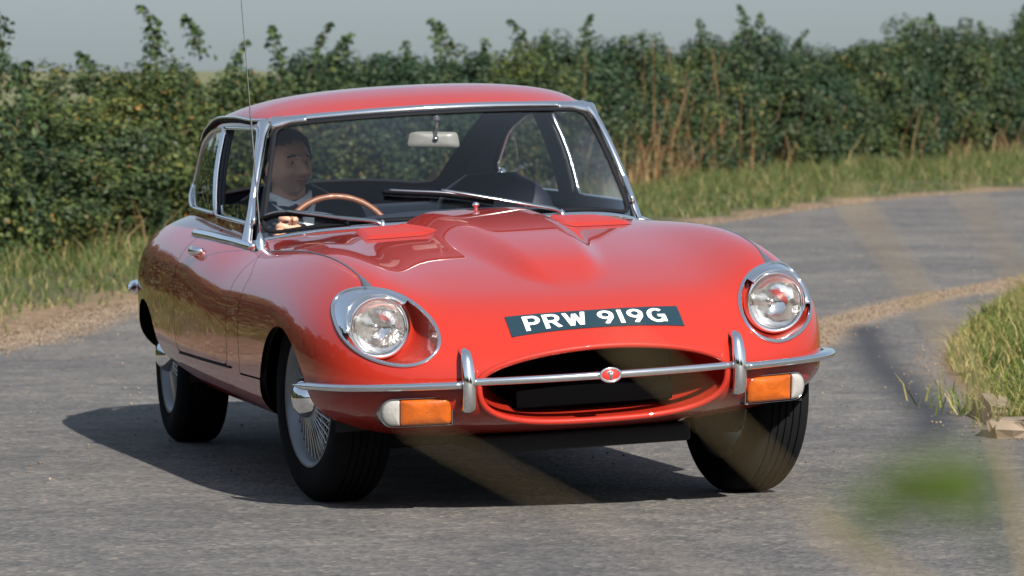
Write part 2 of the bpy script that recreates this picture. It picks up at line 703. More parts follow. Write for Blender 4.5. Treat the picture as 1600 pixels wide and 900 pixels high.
# ---- mouth: rolled lip, duct and dark radiator opening
mouth_path = np.array([(x, yfront(x, z), z) for x, z in MP])
mouth_path[:, 1] = np.convolve(np.r_[mouth_path[-3:, 1], mouth_path[:, 1], mouth_path[:3, 1]], np.ones(7) / 7, 'valid')
lip = mouth_path.copy()
lip[:, 1] += .004
part("mouth_lip", tube(lip, .0095, 12, closed=True), PAINT, bonnet)
rows = []
cm = np.array([0, 0, .458])
for k, (dy, sc_x, sc_z) in enumerate([(0, 1, 1), (.03, .985, .97), (.09, .94, .90), (.16, .86, .80), (.23, .78, .72), (.30, .72, .66)]):
    r = mouth_path.copy()
    r[:, 0] *= sc_x
    r[:, 2] = .458 + (r[:, 2] - .458) * sc_z
    flat = mouth_path[:, 1].mean()
    r[:, 1] = (r[:, 1] * (1 - min(1, dy / .2)) + flat * min(1, dy / .2)) + dy
    rows.append(r)
D = np.array(rows)
part("air_duct", grid(D, closed_v=True), PAINT, bonnet)
rr = rows[-1]
part("radiator_shroud", join((rr + [0, -.004, 0], [tuple(range(len(rr)))]), box(0, -.585, .452, .46, .16, .165, .006)), RAD, bonnet)

# ---- headlights
LX, LY, LZ = .589, -.522, .620
for sgn in (-1, 1):
    bp = np.array([(x, yfront(x, z), z) for x, z in HP])
    ysm = np.convolve(np.r_[bp[-4:, 1], bp[:, 1], bp[:4, 1]], np.ones(9) / 9, 'valid')
    bp[:, 1] = ysm
    ang = np.arctan2(bp[:, 2] - LZ, bp[:, 0] - LX)
    ring = np.stack([LX + .0935 * np.cos(ang), np.full(len(ang), LY + .006), LZ + .0935 * np.sin(ang)], 1)
    # a few outline points may fall inside the lamp ring: keep the ring inside the outline
    dist = np.hypot(bp[:, 0] - LX, bp[:, 2] - LZ)
    k = np.minimum(1, (dist - .004) / .0935)
    ring[:, 0] = LX + (ring[:, 0] - LX) * k
    ring[:, 2] = LZ + (ring[:, 2] - LZ) * k
    ts = np.linspace(0, 1, 9)
    W3 = []
    for t in ts:
        f = t
        row = bp * (1 - f) + ring * f
        row[:, 1] = bp[:, 1] + (ring[:, 1] - bp[:, 1]) * np.where(ring[:, 1] < bp[:, 1], t ** 2.6, 1 - (1 - t) ** 2.2)
        W3.append(row)
    W3 = np.array(W3)
    m = (lambda vf: vf) if sgn > 0 else mirror
    tr = bp.copy()
    tr[:, 1] -= .004
    head = part("headlight", m(flip(sweep(tr, circ(.0056, 10), closed=True))), CHROME)
    part("lamp_recess", m(grid(W3, closed_v=True)), PAINT, head)
    # chrome hood over the upper outer edge
    sel = [i for i in range(96) if True]
    a0, a1 = math.radians(-8), math.radians(142)
    idx = [i for i in range(96) if a0 < ang[i] < a1]
    idx = sorted(idx, key=lambda i: ang[i])
    Hd = []
    for t in np.linspace(0, 1, 7):
        row = bp[idx] * (1 - t) + np.stack([LX + .086 * np.cos(ang[idx]), np.full(len(idx), LY - .014), LZ + .086 * np.sin(ang[idx])], 1) * t
        row[:, 1] = bp[idx][:, 1] * (1 - t) + (LY - .014) * t - .016 * math.sin(math.pi * t) - .005
        Hd.append(row)
    part("lamp_hood", m(flip(grid(np.array(Hd)))), CHROME, head)
    rg = Hd[4].copy()
    rg[:, 1] -= .003
    part("hood_ring", m(tube(rg, .0034, 8)), CHROME, head)
    loc = Matrix.Translation((LX, LY, LZ)) @ Matrix.Diagonal((.96, 1, .96, 1))
    bez = xf(lathe([(.012, .098), (-.004, .0975), (-.014, .093), (-.017, .087), (-.014, .0815), (-.006, .0800), (.004, .0795)], 56), loc)
    part("lamp_bezel", m(bez), CHROME, head)
    refl = xf(lathe([(-.002, .0795), (.010, .074), (.030, .060), (.045, .042), (.055, .022), (.058, .001)], 48), loc)
    part("lamp_reflector", m(refl), REFLECTOR, head)
    bulb = xf(lathe([(.026, .0005), (.027, .008), (.031, .011), (.038, .011), (.042, .007), (.056, .006)], 24), loc)
    part("bulb_shield", m(bulb), DULLCHROME, head)
    lens = xf(lathe([(-.024, .0004), (-.0235, .02), (-.021, .04), (-.017, .058), (-.010, .073), (-.004, .080)], 48), loc)
    part("lamp_lens", m(lens), LAMPGLASS, head)

# ---- indicators under the bumper
for sgn in (-1, 1):
    def face_y(x):
        return np.interp(x, [.43, .50, .57, .63], [-.735, -.722, -.700, -.666])
    def lens_block(x0, x1, z0, z1, round_out, bulge, name, mat, parent):
        if round_out:
            pts = [(x0, z0), (x0, z1)] + [(x1 - (z1 - z0) * .42 + (z1 - z0) * .42 * math.cos(a), (z0 + z1) / 2 + (z1 - z0) / 2 * math.sin(a)) for a in np.linspace(math.pi / 2, -math.pi / 2, 14)]
        else:
            pts = rounded([(x0, z0), (x0, z1), (x1, z1), (x1, z0)], [.008, .008, .0015, .0015], 4)
        pts = resample(np.array(pts), 60, True)
        c = pts.mean(0)
        rows = []
        for sc2, dy in [(1, .04), (1, .002), (.985, -.006), (.95, -.010), (.8, -.012 - bulge * .5), (.4, -.012 - bulge), (.02, -.012 - bulge * 1.1)]:
            q = c + (pts - c) * sc2
            rows.append(np.stack([q[:, 0], face_y(q[:, 0]) + dy + (.42 - q[:, 1]) * .27, q[:, 1]], 1))
        vf = grid(np.array(rows), closed_v=True)
        return part(name, mirror(flip(vf)) if sgn < 0 else flip(vf), mat, parent)
    # bezel
    pts = [(.428, .342), (.428, .424)] + [(.626 - .034 + .034 * math.cos(a), .383 + .041 * math.sin(a)) for a in np.linspace(math.pi / 2, -math.pi / 2, 14)]
    pts = resample(np.array(pts), 70, True)
    c = pts.mean(0)
    rows = []
    for sc2, dy in [(1.0, .05), (1.0, .003), (.985, -.004), (.96, -.002), (.94, .006)]:
        q = c + (pts - c) * sc2
        rows.append(np.stack([q[:, 0], face_y(q[:, 0]) + dy + (.42 - q[:, 1]) * .27, q[:, 1]], 1))
    vf = grid(np.array(rows), closed_v=True)
    ind = part("indicator", mirror(flip(vf)) if sgn < 0 else flip(vf), DULLCHROME)
    lens_block(.433, .573, .346, .420, False, .006, "amber_lens", AMBER, ind)
    lens_block(.5745, .622, .346, .420, True, .006, "clear_lens", CLEARLENS, ind)

# ---- bumpers, overriders, bar and badge
for sgn in (-1, 1):
    ys = np.r_[np.linspace(-.30, -.52, 12), np.linspace(-.54, -.77, 30)]
    xs = tW(ys)
    P = np.stack([xs, ys, np.full_like(xs, .458)], 1)
    T = np.gradient(P, axis=0)
    N = np.stack([-T[:, 1], T[:, 0], np.zeros(len(T))], 1)
    N /= np.linalg.norm(N, axis=1, keepdims=True)
    N *= np.sign((N * (P - [0, .6, .462])).sum(1))[:, None]
    P = P + N * .034
    P = P[P[:, 0] > .385]
    P = resample(P, 48)
    prof = [(-.022, -.011), (-.006, -.0125), (.006, -.009), (.011, -.003), (.012, .002), (.009, .007), (.002, .0105), (-.020, .0125), (-.030, .0115), (-.030, -.010)]
    scl = [(.25 + .75 * sstep(0, .12, i / 47.), .25 + .75 * sstep(0, .16, i / 47.)) for i in range(48)]
    vf = sweep(P, [(-a, b) for a, b in prof], up=(0, 0, 1), scale=scl)
    bmp = part("bumper", vf if sgn > 0 else mirror(vf), CHROME)
    # overrider: upright blade with rounded top leaning back at its head
    Q = smooth_path([(.394, -.735, .551), (.394, -.768, .549), (.394, -.788, .538), (.394, -.800, .508), (.394, -.806, .465), (.394, -.803, .425), (.394, -.793, .397), (.394, -.775, .386), (.394, -.74, .383)], 40)
    prof = [(-.0195, -.016), (-.0187, .001), (-.0145, .007), (0, .010), (.0145, .007), (.0187, .001), (.0195, -.016)]
    scl = [(.62 + .38 * sstep(0, .45, i / 39.), 1) for i in range(40)]
    up = np.stack([np.zeros(40), -np.ones(40), np.zeros(40)], 1)
    T = np.gradient(Q, axis=0)
    U = np.stack([np.zeros(40), T[:, 2], -T[:, 1]], 1)
    U *= np.where(U[:, 1:2] > 0, -1, 1)
    U[:3] = U[3]; U[-3:] = U[-4]
    Tn, Un, Bn = frames(Q, False, None)
    nrm = np.stack([np.zeros(40), T[:, 2], -T[:, 1]], 1)
    nrm = nrm / np.linalg.norm(nrm, axis=1, keepdims=True)
    vf = sweep(Q, prof, up=nrm, scale=scl)
    part("overrider", vf if sgn > 0 else mirror(vf), CHROME, bmp)
xs = np.linspace(-.385, .385, 60)
P = np.stack([xs, -.842 + .42 * xs ** 2, .463 + 0 * xs], 1)
bar = part("mouth_bar", sweep(P, circ(.0105, 14, .0115), up=(0, 0, 1)), CHROME)
a = np.linspace(0, 2 * math.pi, 48, endpoint=False)
bp = np.stack([.029 * np.cos(a), np.full(48, -.862), .463 + .0185 * np.sin(a)], 1)
badge = part("badge_ring", sweep(bp, circ(.0042, 10), closed=True), CHROME, bar)
part("badge_back", xf(lathe([(-.004, .0005), (-.004, .6), (0, .95), (.012, 1.0)], 40), Matrix.Translation((0, -.862, .463)) @ Matrix.Diagonal((.028, 1, .0175, 1))), simple("badge_red_enamel", (.62, .03, .02), .2, coat=.6, noise=.1), bar)
# cast cat's-head boss in the middle of the badge: broad brow, narrow muzzle, two ears
bv = [(-.0085, 0, .0085), (-.006, 0, .0115), (-.003, 0, .009), (.003, 0, .009), (.006, 0, .0115), (.0085, 0, .0085), (.0075, 0, .001), (.0042, 0, -.004), (.0046, 0, -.009), (.0025, 0, -.0115), (-.0025, 0, -.0115), (-.0046, 0, -.009), (-.0042, 0, -.004), (-.0075, 0, .001)]
bo = np.array(bv) + [0, -.867, .463]
bi = np.array(bv) * [.62, 1, .7] + [0, -.8715, .463]
V = np.concatenate([bo, bi])
nb = len(bv)
F = [(i, (i + 1) % nb, nb + (i + 1) % nb, nb + i) for i in range(nb)] + [tuple(range(nb, 2 * nb))]
part("badge_mask", (V, F), CHROME, bar)

# ---- number plate stuck to the curve of the bonnet
def bonnet_pt(x, q, off):
    """x across, q 0..1 from lower edge to upper edge of the plate"""
    y = -.757 + q * .078 + .16 * x * x
    z = ztop(x, y)
    e = .004
    dx = np.array([2 * e, 0, ztop(x + e, y) - ztop(x - e, y)])
    dy = np.array([0, 2 * e, ztop(x, y + e) - ztop(x, y - e)])
    n = np.cross(dx, dy)
    n /= np.linalg.norm(n)
    return np.array([x, y, z]) + n * off


P = np.array([[bonnet_pt(x, q, .003) for q in np.linspace(0, 1, 8)] for x in np.linspace(-.252, .252, 50)])
P2 = np.array([[bonnet_pt(x, q, -.004) for q in (0, 1)] for x in np.linspace(-.252, .252, 50)])
edge = np.concatenate([P[:, 0], P[-1, 1:-1], P[::-1, -1], P[0, -2:0:-1]])
eb = np.array([p - np.array([0, .005, .006]) * -1 * 0 + np.array([0, .004, -.006]) for p in edge])
plate = part("number_plate", join(flip(grid(P)), grid(np.array([edge, eb]), closed_v=True)), PLATE)


def arc(cx, cy, rx, ry, a0, a1, n=14):
    return [(cx + rx * math.cos(math.radians(a0 + (a1 - a0) * i / (n - 1))), cy + ry * math.sin(math.radians(a0 + (a1 - a0) * i / (n - 1)))) for i in range(n)]


GLYPH = {   # strokes in a cell 1 high, width given; stroke centre lines
    'P': (.60, [[(.09, 0), (.09, 1)], [(.09, .92), (.36, .92)] + arc(.36, .68, .18, .24, 90, -90) + [(.09, .44)]]),
    'R': (.64, [[(.09, 0), (.09, 1)], [(.09, .92), (.36, .92)] + arc(.36, .69, .18, .23, 90, -90) + [(.09, .46)], [(.32, .46), (.56, 0)]]),
    'W': (.84, [[(.07, 1), (.24, .03)], [(.24, .03), (.42, .88)], [(.42, .88), (.60, .03)], [(.60, .03), (.77, 1)]]),
    '9': (.62, [arc(.31, .67, .22, .25, 0, 360, 26), [(.53, .67), (.50, .42), (.26, .0)]]),
    '1': (.24, [[(.12, 0), (.12, 1)]]),
    'G': (.72, [arc(.37, .5, .28, .42, 48, 325, 26), [(.62, .30), (.62, .46)], [(.40, .46), (.69, .46)], [(.62, .45), (.62, .04)]]),
}
cursor = 0
cells = []
for ch in "PRW 919G":
    if ch == ' ':
        cursor += .30
        continue
    w, st = GLYPH[ch]
    cells.append((ch, cursor, st))
    cursor += w + .13
total = cursor - .13
HX = .415 / total
lvl = 0
for ch, cx, st in cells:
    vfs = []
    for s_i, stroke in enumerate(st):
        S = resample(np.array(stroke, float), 22)
        T = np.gradient(S, axis=0)
        T /= np.linalg.norm(T, axis=1, keepdims=True) + 1e-9
        N = np.stack([-T[:, 1], T[:, 0]], 1)
        hw = .083
        rows = []
        for o in (-hw, -hw * .33, hw * .33, hw):
            # stroke width equal in both directions on the plate
            q = S + N * o * np.array([1.0, 1.0])
            q[:, 1] = np.clip(q[:, 1], 0, 1)
            rows.append([bonnet_pt(-.2075 + (cx + a) * HX, .125 + b * .75, .0042 + .0003 * s_i) for a, b in q])
        vfs.append(grid(np.array(rows)))
    part("plate_character", join(*vfs), LETTER, plate, smooth=False)

# ---- wing seam beads running back from the headlights
for sgn in (-1, 1):
    ys = np.linspace(-.47, .86, 80)
    xs = np.interp(ys, [-.47, -.3, .1, .5, .86], [.592, .606, .628, .642, .652])
    P = np.stack([xs, ys, ztop(xs, ys) + .0005], 1)
    scl = [(1 + 5.0 * (1 - sstep(0, .10, i / 79.)) ** 1, 1) for i in range(80)]
    vf = sweep(P, [(-.003, -.002), (-.003, .00036), (0, .002), (.003, .00036), (.003, -.002)], up=(0, 0, 1), scale=scl)
    part("seam_bead", vf if sgn > 0 else mirror(vf), BLACKBEAD, bonnet)

# ---- louvres in the rear of the bonnet
for sgn in (-1, 1):
    for k in range(9):
        y0 = .43 + k * .034
        xi, xo = .198 + .004 * k, .425 - .004 * k
        xs = np.linspace(xi, xo, 16)
        rows = []
        for yy, dz in [(0, .0006), (.012, .005), (.022, .010), (.0285, .0135), (.0305, .0130), (.0305, -.002)]:
            fade = np.minimum(1, np.minimum(xs - xi, xo - xs) / .012)
            y = y0 + yy + .25 * (xs - xi) * .2
            rows.append(np.stack([xs, y, ztop(xs, y) + dz * np.sqrt(np.clip(fade, 0, 1)) + (0.0004 if dz > 0 else -.002)], 1))
        vf = flip(grid(np.array(rows)))
        part("louvre", vf if sgn > 0 else mirror(vf), PAINT, bonnet)

# ---- windscreen, its chrome and seal
def ws(s, t):
    s, t = np.asarray(s, float), np.asarray(t, float)
    xb_, xt_ = .630 * s, .525 * s
    yb_, yt_ = yb(np.abs(xb_)) + .004, 1.25 + .47 * xt_ ** 2
    zb_ = ztop(xb_, yb_ - .02) - np.where(np.abs(xb_) < 1.2 * tBw(yb_ - .02), tBa(yb_ - .02) * (1 - sstep(.54, 1.08, np.abs(xb_) / tBw(yb_ - .02))) * (1 + .12 * (1 - (xb_ / tBw(yb_ - .02)) ** 2)), 0) + .006 - .010 * s ** 4
    zt_ = 1.217 - .062 * xt_ ** 2
    b = 4 * t * (1 - t)
    x = xb_ + (xt_ - xb_) * t
    return np.stack([x + 0 * s, yb_ + (yt_ - yb_) * t - .020 * b, zb_ + (zt_ - zb_) * t + .022 * b], -1)


S_, T_ = np.meshgrid(np.linspace(-1, 1, 60), np.linspace(0, 1, 24), indexing='ij')
scr = part("windscreen", flip(grid(ws(S_, T_))), GLASS)


def ws_inset(ds, dt, r, n=240):
    """rounded rectangle in screen coordinates -> closed 3-D path"""
    q = rounded([(-1 + ds, dt), (1 - ds, dt), (1 - ds, 1 - dt), (-1 + ds, 1 - dt)], r, 10)
    q = resample(q, n, True)
    return ws(q[:, 0], q[:, 1])


def ws_norm(n=240):
    return np.tile(np.array([0, -.75, .66]), (n, 1))


sealp = ws_inset(.022, .035, .10)
part("screen_seal", sweep(sealp + [0, -.003, .003], [(-.0075, -.003), (-.0075, .003), (.0075, .003), (.0075, -.003)], closed=True, up=np.array([0, -.75, .66])), SEAL, scr)
outp = ws_inset(-.006, -.012, .035)
# chrome: base bead, top bead, pillars
base = ws(np.linspace(-1.03, 1.03, 90), np.full(90, -.01))
part("screen_chrome", sweep(base + [0, -.006, .006], circ(.0115, 10, .009), up=(0, -.7, .7)), CHROME, scr)
top = ws(np.linspace(-1.02, 1.02, 90), np.full(90, 1.02))
part("screen_chrome", sweep(top + [0, -.006, .004], circ(.0125, 10, .010), up=(0, -.7, .7)), CHROME, scr)
for sgn in (-1, 1):
    pil = ws(np.full(40, 1.030 * 1.0), np.linspace(-.02, 1.03, 40))
    widths = [(1.10 - .38 * sstep(0, .25, i / 39.) + .8 * sstep(.84, 1.0, i / 39.), 1) for i in range(40)]
    vf = sweep(pil + [.004, .008, 0], [(-.017, -.010), (-.017, .008), (-.008, .014), (.008, .014), (.017, .008), (.017, -.010)], up=np.array([.55, -.75, .45]), scale=widths)
    part("screen_pillar", vf if sgn > 0 else mirror(vf), CHROME, scr)
    # corner finisher running along the header
    sv = np.linspace(1.0, .80, 16)
    cf = ws(sv, np.full(16, 1.0)) + [0, -.010, .004]
    vf = sweep(cf, [(-.014, -.006), (-.012, .006), (0, .009), (.012, .006), (.014, -.006)], up=(0, -.75, .66), scale=[(1.9 - 1.1 * sstep(0, .6, i / 15.), 1) for i in range(16)])
    part("corner_finisher", vf if sgn > 0 else mirror(vf), CHROME, scr)

# ---- roof and fastback
ry = [1.22, 1.30, 1.45, 1.7, 2.0, 2.3, 2.6, 2.9, 3.2, 3.5, 3.75]
tRz = lambda y: np.interp(y, _ry, _rz)
_ry = np.linspace(1.2, 3.8, 400)


def rt(keys, sig=.05):
    ks = sorted(keys)
    v = pchip(np.array(ks), [keys[k] for k in ks], _ry)
    n = int(sig * 3 / (2.6 / 399))
    ker = np.exp(-.5 * (np.arange(-n, n + 1) * (2.6 / 399) / sig) ** 2)
    ker /= ker.sum()
    ext = np.r_[2 * v[0] - v[n:0:-1], v, 2 * v[-1] - v[-2:-n - 2:-1]]
    s = np.convolve(ext, ker, 'valid')
    return lambda y: np.interp(y, _ry, s)


fZr = rt({1.2: 1.214, 1.26: 1.238, 1.4: 1.276, 1.6: 1.300, 1.8: 1.305, 2.0: 1.297, 2.4: 1.250, 2.8: 1.155, 3.2: 1.03, 3.6: .88, 3.8: .80}, .03)
fZe = rt({1.2: 1.204, 1.4: 1.200, 1.6: 1.207, 1.9: 1.213, 2.2: 1.212, 2.5: 1.175, 2.8: 1.08, 3.1: .97, 3.4: .88, 3.8: .74}, .04)
fXr = rt({1.2: .50, 1.3: .528, 1.4: .550, 1.6: .560, 1.9: .560, 2.2: .553, 2.5: .553, 2.8: .532, 3.1: .50, 3.4: .44, 3.8: .30}, .04)


def roof_pt(y, ph, shrink=0.0):
    """ph -pi/2..pi/2 across; the front edge is bowed like the header"""
    c, s = np.cos(ph), np.sin(ph)
    n = 2.35
    r = (np.abs(c) ** n + np.abs(s) ** n) ** (-1 / n)
    X = (fXr(y) - shrink) * r * s
    bow = .47 * X ** 2 * (1 - sstep(1.2, 2.0, y))
    Z = fZe(y) + (fZr(y) - shrink - fZe(y)) * r * c
    return np.stack([X, y + bow, Z], -1)


Yr, Ph = np.meshgrid(np.r_[np.linspace(1.255, 1.6, 40), np.linspace(1.62, 3.78, 120)], np.linspace(-math.pi / 2, math.pi / 2, 90), indexing='ij')
RV, RF = grid(roof_pt(Yr, Ph))
RF = [tuple(reversed(f)) for f in RF]
HATCH = rounded([(-.47, 2.46), (.47, 2.46), (.43, 3.40), (-.43, 3.40)], .13)
g_hatch = lambda x, y, z: sdpoly(x, y, HATCH)
roof = part("roof", clip(RV, RF, g_hatch), PAINT)
HV, HF = clip(RV, RF, lambda x, y, z: -g_hatch(x, y, z) - .002)
part("rear_window", (HV, HF), GLASS)
hp = resample(HATCH, 160, True)


def roof_z(x, y):
    n = 2.35
    X = fXr(y)
    q = np.clip(np.abs(x) / X, 0, 1)
    return fZe(y) + (fZr(y) - fZe(y)) * (1 - q ** n) ** (1 / n)


hp3 = np.stack([hp[:, 0], hp[:, 1], roof_z(hp[:, 0], hp[:, 1]) + .005], 1)
part("hatch_frame", sweep(hp3, circ(.006, 8), closed=True), SEAL)
LV, LF = grid(roof_pt(np.clip(Yr[::3, ::3], 1.27, 4), Ph[::3, ::3], .006) + [0, 0, -.003])
part("headlining", clip(LV, LF, lambda x, y, z: g_hatch(x, y, z) - .002), TRIM)

# ---- cabin sides with window openings
def side_pt(y, t):
    y, t = np.asarray(y, float), np.asarray(t, float)
    xb_ = xbelt(y)
    zb_ = np.minimum(ztop(xb_, y), .90) - .006
    xt_, zt_ = fXr(y), fZe(y)
    x = xb_ + (xt_ - xb_) * t + .016 * np.sin(math.pi * t) * (zt_ - zb_) / .35
    z = zb_ + (zt_ - zb_) * t
    return np.stack([x, y, z], -1)


def side_x(y, z):
    xb_ = xbelt(y)
    zb_ = np.minimum(ztop(xb_, y), .90) - .006
    zt_ = fZe(y)
    t = np.clip((z - zb_) / (zt_ - zb_), 0, 1)
    return side_pt(y, t)[..., 0]


DOORWIN = rounded([(1.205, .880), (1.945, .898), (2.035, 1.190), (1.425, 1.186)], [.025, .02, .02, .04])
QUARTER = rounded([(1.985, .903), (2.70, .915), (2.87, .985), (2.62, 1.130), (2.38, 1.178), (2.075, 1.192)], [.015, .08, .05, .08, .05, .02])
APILLAR = lambda y, z: (y - 1.20) - (z - .83) * (1.43 - 1.20) / (1.20 - .83)
Ys, Ts = np.meshgrid(np.linspace(1.12, 3.40, 150), np.linspace(0, 1, 40), indexing='ij')
SV, SF = grid(side_pt(Ys, Ts))
SF = [tuple(reversed(f)) for f in SF]
SV0, SF0 = clip(SV, SF, lambda x, y, z: APILLAR(y, z))
SV1, SF1 = clip(SV0, SF0, lambda x, y, z: sdpoly(y, z, DOORWIN))
SV1, SF1 = clip(SV1, SF1, lambda x, y, z: sdpoly(y, z, QUARTER))
SVi = SV1.copy()
SVi[:, 0] -= .018
for sgn in (-1, 1):
    mm = (lambda vf: vf) if sgn > 0 else mirror
    cs = part("cabin_side", mm((SV1, SF1)), PAINT)
    part("inner_trim", mm((SVi, SF1)), TRIM, cs)
    for nm, poly, w in (("window_frame", DOORWIN, .0055), ("window_frame", QUARTER, .0045)):
        q = resample(poly, 150, True)
        p3 = np.stack([side_x(q[:, 0], q[:, 1]) + .002, q[:, 0], q[:, 1]], 1)
        part(nm, mm(sweep(p3, [(-w, -.006), (-w, .004), (0, .008), (w, .004), (w, -.006)], closed=True, up=(1, 0, .2))), CHROME, cs)
    # padded pillar inside, behind the front of the quarter glass
    tt_ = np.linspace(0, 1, 10)
    rows_ = []
    for e0, e1 in ((1.925, 2.030), (1.99, 2.085), (2.05, 2.145), (2.115, 2.20)):
        yy = e0 + (e1 - e0) * tt_
        zz = .885 + .31 * tt_
        rows_.append(np.stack([side_x(yy, zz) - .022 - (.014 if e0 in (1.99, 2.05) else 0), yy, zz], 1))
    part("inner_pillar", mm(grid(np.array(rows_))), TRIM, cs)
    # waist moulding along the top of the door
    yw = np.linspace(1.10, 1.985, 60)
    xw_ = np.interp(yw, [1.1, 1.5, 1.985], [.657, .684, .700])
    pw = np.stack([xw_, yw, ztop(xw_, yw) + .004], 1)
    part("waist_moulding", mm(sweep(pw, [(-.015, -.006), (-.014, .006), (0, .012), (.014, .006), (.015, -.006)], up=(.5, 0, .86))), CHROME, cs)
    # drip rail
    yd = np.linspace(1.30, 2.65, 60)
    pd = np.stack([fXr(yd) + .004, yd + .47 * fXr(yd) ** 2 * (1 - sstep(1.2, 2.0, yd)), fZe(yd) + .004], 1)
    part("drip_rail", mm(sweep(pd, circ(.009, 8, .007))), SEAL, cs)
    pd2 = pd + [.006, 0, .010]
    part("drip_chrome", mm(sweep(pd2, circ(.0045, 8))), CHROME, cs)
    # glass: quarter light full, driver's door glass wound down
    QV, QF = clip(SV0, SF0, lambda x, y, z: -sdpoly(y, z, QUARTER) - .001)
    QV = QV.copy(); QV[:, 0] -= .004
    qw = part("quarter_window", mm((QV, QF)), GLASS)
    cp = np.stack([side_x(np.array([2.80]), np.array([.955])), [2.80], [.955]], 1)[0]
    catch = smooth_path([(cp[0] - .024, cp[1] + .03, cp[2] - .004), (cp[0] - .030, cp[1] - .01, cp[2]), (cp[0] - .045, cp[1] - .05, cp[2] + .010), (cp[0] - .036, cp[1] - .10, cp[2] + .018)], 16)
    part("window_catch", mm(sweep(catch, circ(.011, 8, .014), scale=[1.3 - .7 * math.sin(math.pi * i / 15) for i in range(16)])), CHROME, qw)
    GV, GF = clip(SV0, SF0, lambda x, y, z: -sdpoly(y, z, DOORWIN) - .001)
    if sgn < 0:
        GV, GF = clip(GV, GF, lambda x, y, z: .942 - z - .08 * (y - 1.55) ** 2)
    GV = GV.copy(); GV[:, 0] -= .006
    part("door_window", mm((GV, GF)), GLASS)

# ---- door handles
for sgn, d in ((-1, doors[0]), (1, doors[1])):
    yc, zc = 1.63, .792
    xh = xside(yc, zc)
    pth = smooth_path([(xh - .004, yc - .055, zc), (xh + .018, yc - .045, zc + .002), (xh + .026, yc - .01, zc + .003), (xh + .022, yc + .06, zc), (xh + .004, yc + .085, zc - .002)], 24)
    vf = sweep(pth, circ(.009, 10, .013), up=(0, 0, 1), scale=[.75 + .5 * math.sin(math.pi * min(1, i / 16.)) for i in range(24)])
    vf = join(vf, xf(lathe([(0, .016), (.008, .016), (.014, .011), (.016, .0005)], 16, 'x'), Matrix.Translation((xh - .002, yc + .075, zc - .002))))
    part("door_handle", vf if sgn > 0 else mirror(vf), CHROME, d)
    # moulding on the sill under the door
    yl = np.linspace(.80, 1.80, 40)
    pl = np.array([(xside(y, .452) + .001, y, .452) for y in yl])
    vf = sweep(pl, circ(.004, 6))
    part("sill_moulding", vf if sgn > 0 else mirror(vf), SEAL)
    # rear bumper quarter showing beyond the wing
    yr = np.r_[np.linspace(2.95, 3.25, 14), np.linspace(3.28, 3.72, 16)]
    Pr = np.array([(tW(y) + .03, y, .625) for y in yr])
    vf = sweep(Pr, [(-.018, -.022), (.0, -.020), (.014, -.006), (.014, .008), (0, .022), (-.018, .022)], up=(0, 0, 1), scale=[(.3 + .7 * sstep(0, .3, i / 29.)) for i in range(30)])
    part("rear_bumper", flip(vf) if sgn > 0 else flip(mirror(vf)), CHROME)

# ---- wipers
def wiper(px, pts_arm, pts_blade):
    arm = smooth_path(pts_arm, 30)
    w = part("wiper", sweep(arm, [(-.008, -.003), (-.006, .003), (.006, .003), (.008, -.003)], up=(0, -.6, .8), scale=[(1.1 - .5 * i / 29., 1) for i in range(30)]), DULLCHROME)
    p0 = np.array(pts_arm[0])
    part("wiper_spindle", xf(lathe([(-.03, .012), (.0, .012), (.012, .009), (.02, .0005)], 16, 'z'), Matrix.Translation(p0)), CHROME, w)
    bl = smooth_path(pts_blade, 30)
    part("wiper_blade", sweep(bl, [(-.004, -.012), (-.003, .004), (.003, .004), (.004, -.012)], up=(0, -.7, .7)), SEAL, w)
    part("blade_holder", sweep(bl[2:-2] + [0, -.003, .004], [(-.004, -.002), (-.003, .003), (.003, .003), (.004, -.002)], up=(0, -.7, .7)), DULLCHROME, w)


def wsx(x, t, off=.018):
    """point just proud of the screen at lateral position x"""
    s = x / (.630 + (.525 - .630) * t)
    return tuple(ws(s, t) + np.array([0, -.72, .69]) * off)


def P_(st, off):
    return tuple(ws(st[0], st[1]) + np.array([0, -.72, .69]) * off)


wiper(-.29, [P_((-.455, -.015), .014), P_((-.49, .0), .028), P_((-.653, .042), .032), P_((-.78, .09), .032), P_((-.884, .142), .030)],
      [P_((-1.0, .135), .020), P_((-.933, .154), .020), P_((-.83, .128), .020), P_((-.707, .083), .020), P_((-.608, .018), .018)])
wiper(.29, [P_((.469, -.015), .014), P_((.431, .004), .032), P_((.28, .052), .032), P_((.14, .099), .032), P_((-.02, .155), .030), P_((-.146, .198), .028)],
      [P_((-.440, .230), .020), P_((-.306, .207), .020), P_((-.114, .177), .020), P_((.116, .106), .020)])
jet = part("washer_jet", xf(lathe([(-.01, .006), (.004, .006), (.008, .012), (.014, .012), (.02, .0005)], 14, 'z'), Matrix.Translation((0, .755, float(ztop(0, .755)) + .004))), CHROME)

# ---- aerial
xa, ya = -.650, 1.0
za = float(ztop(xa, ya))
aer = part("aerial", xf(lathe([(-.01, .020), (.012, .019), (.028, .013), (.05, .006), (.052, .0005)], 18, 'z'), Matrix.Translation((xa, ya, za))), CHROME)
ap = np.array([(xa, ya, za + .045), (xa - .012, ya, za + .5), (xa - .024, ya, za + .95)])
part("aerial_mast", tube(resample(ap, 20), .0022, 8, scale=[1.2 if i < 9 else .75 for i in range(20)]), DULLCHROME, aer)

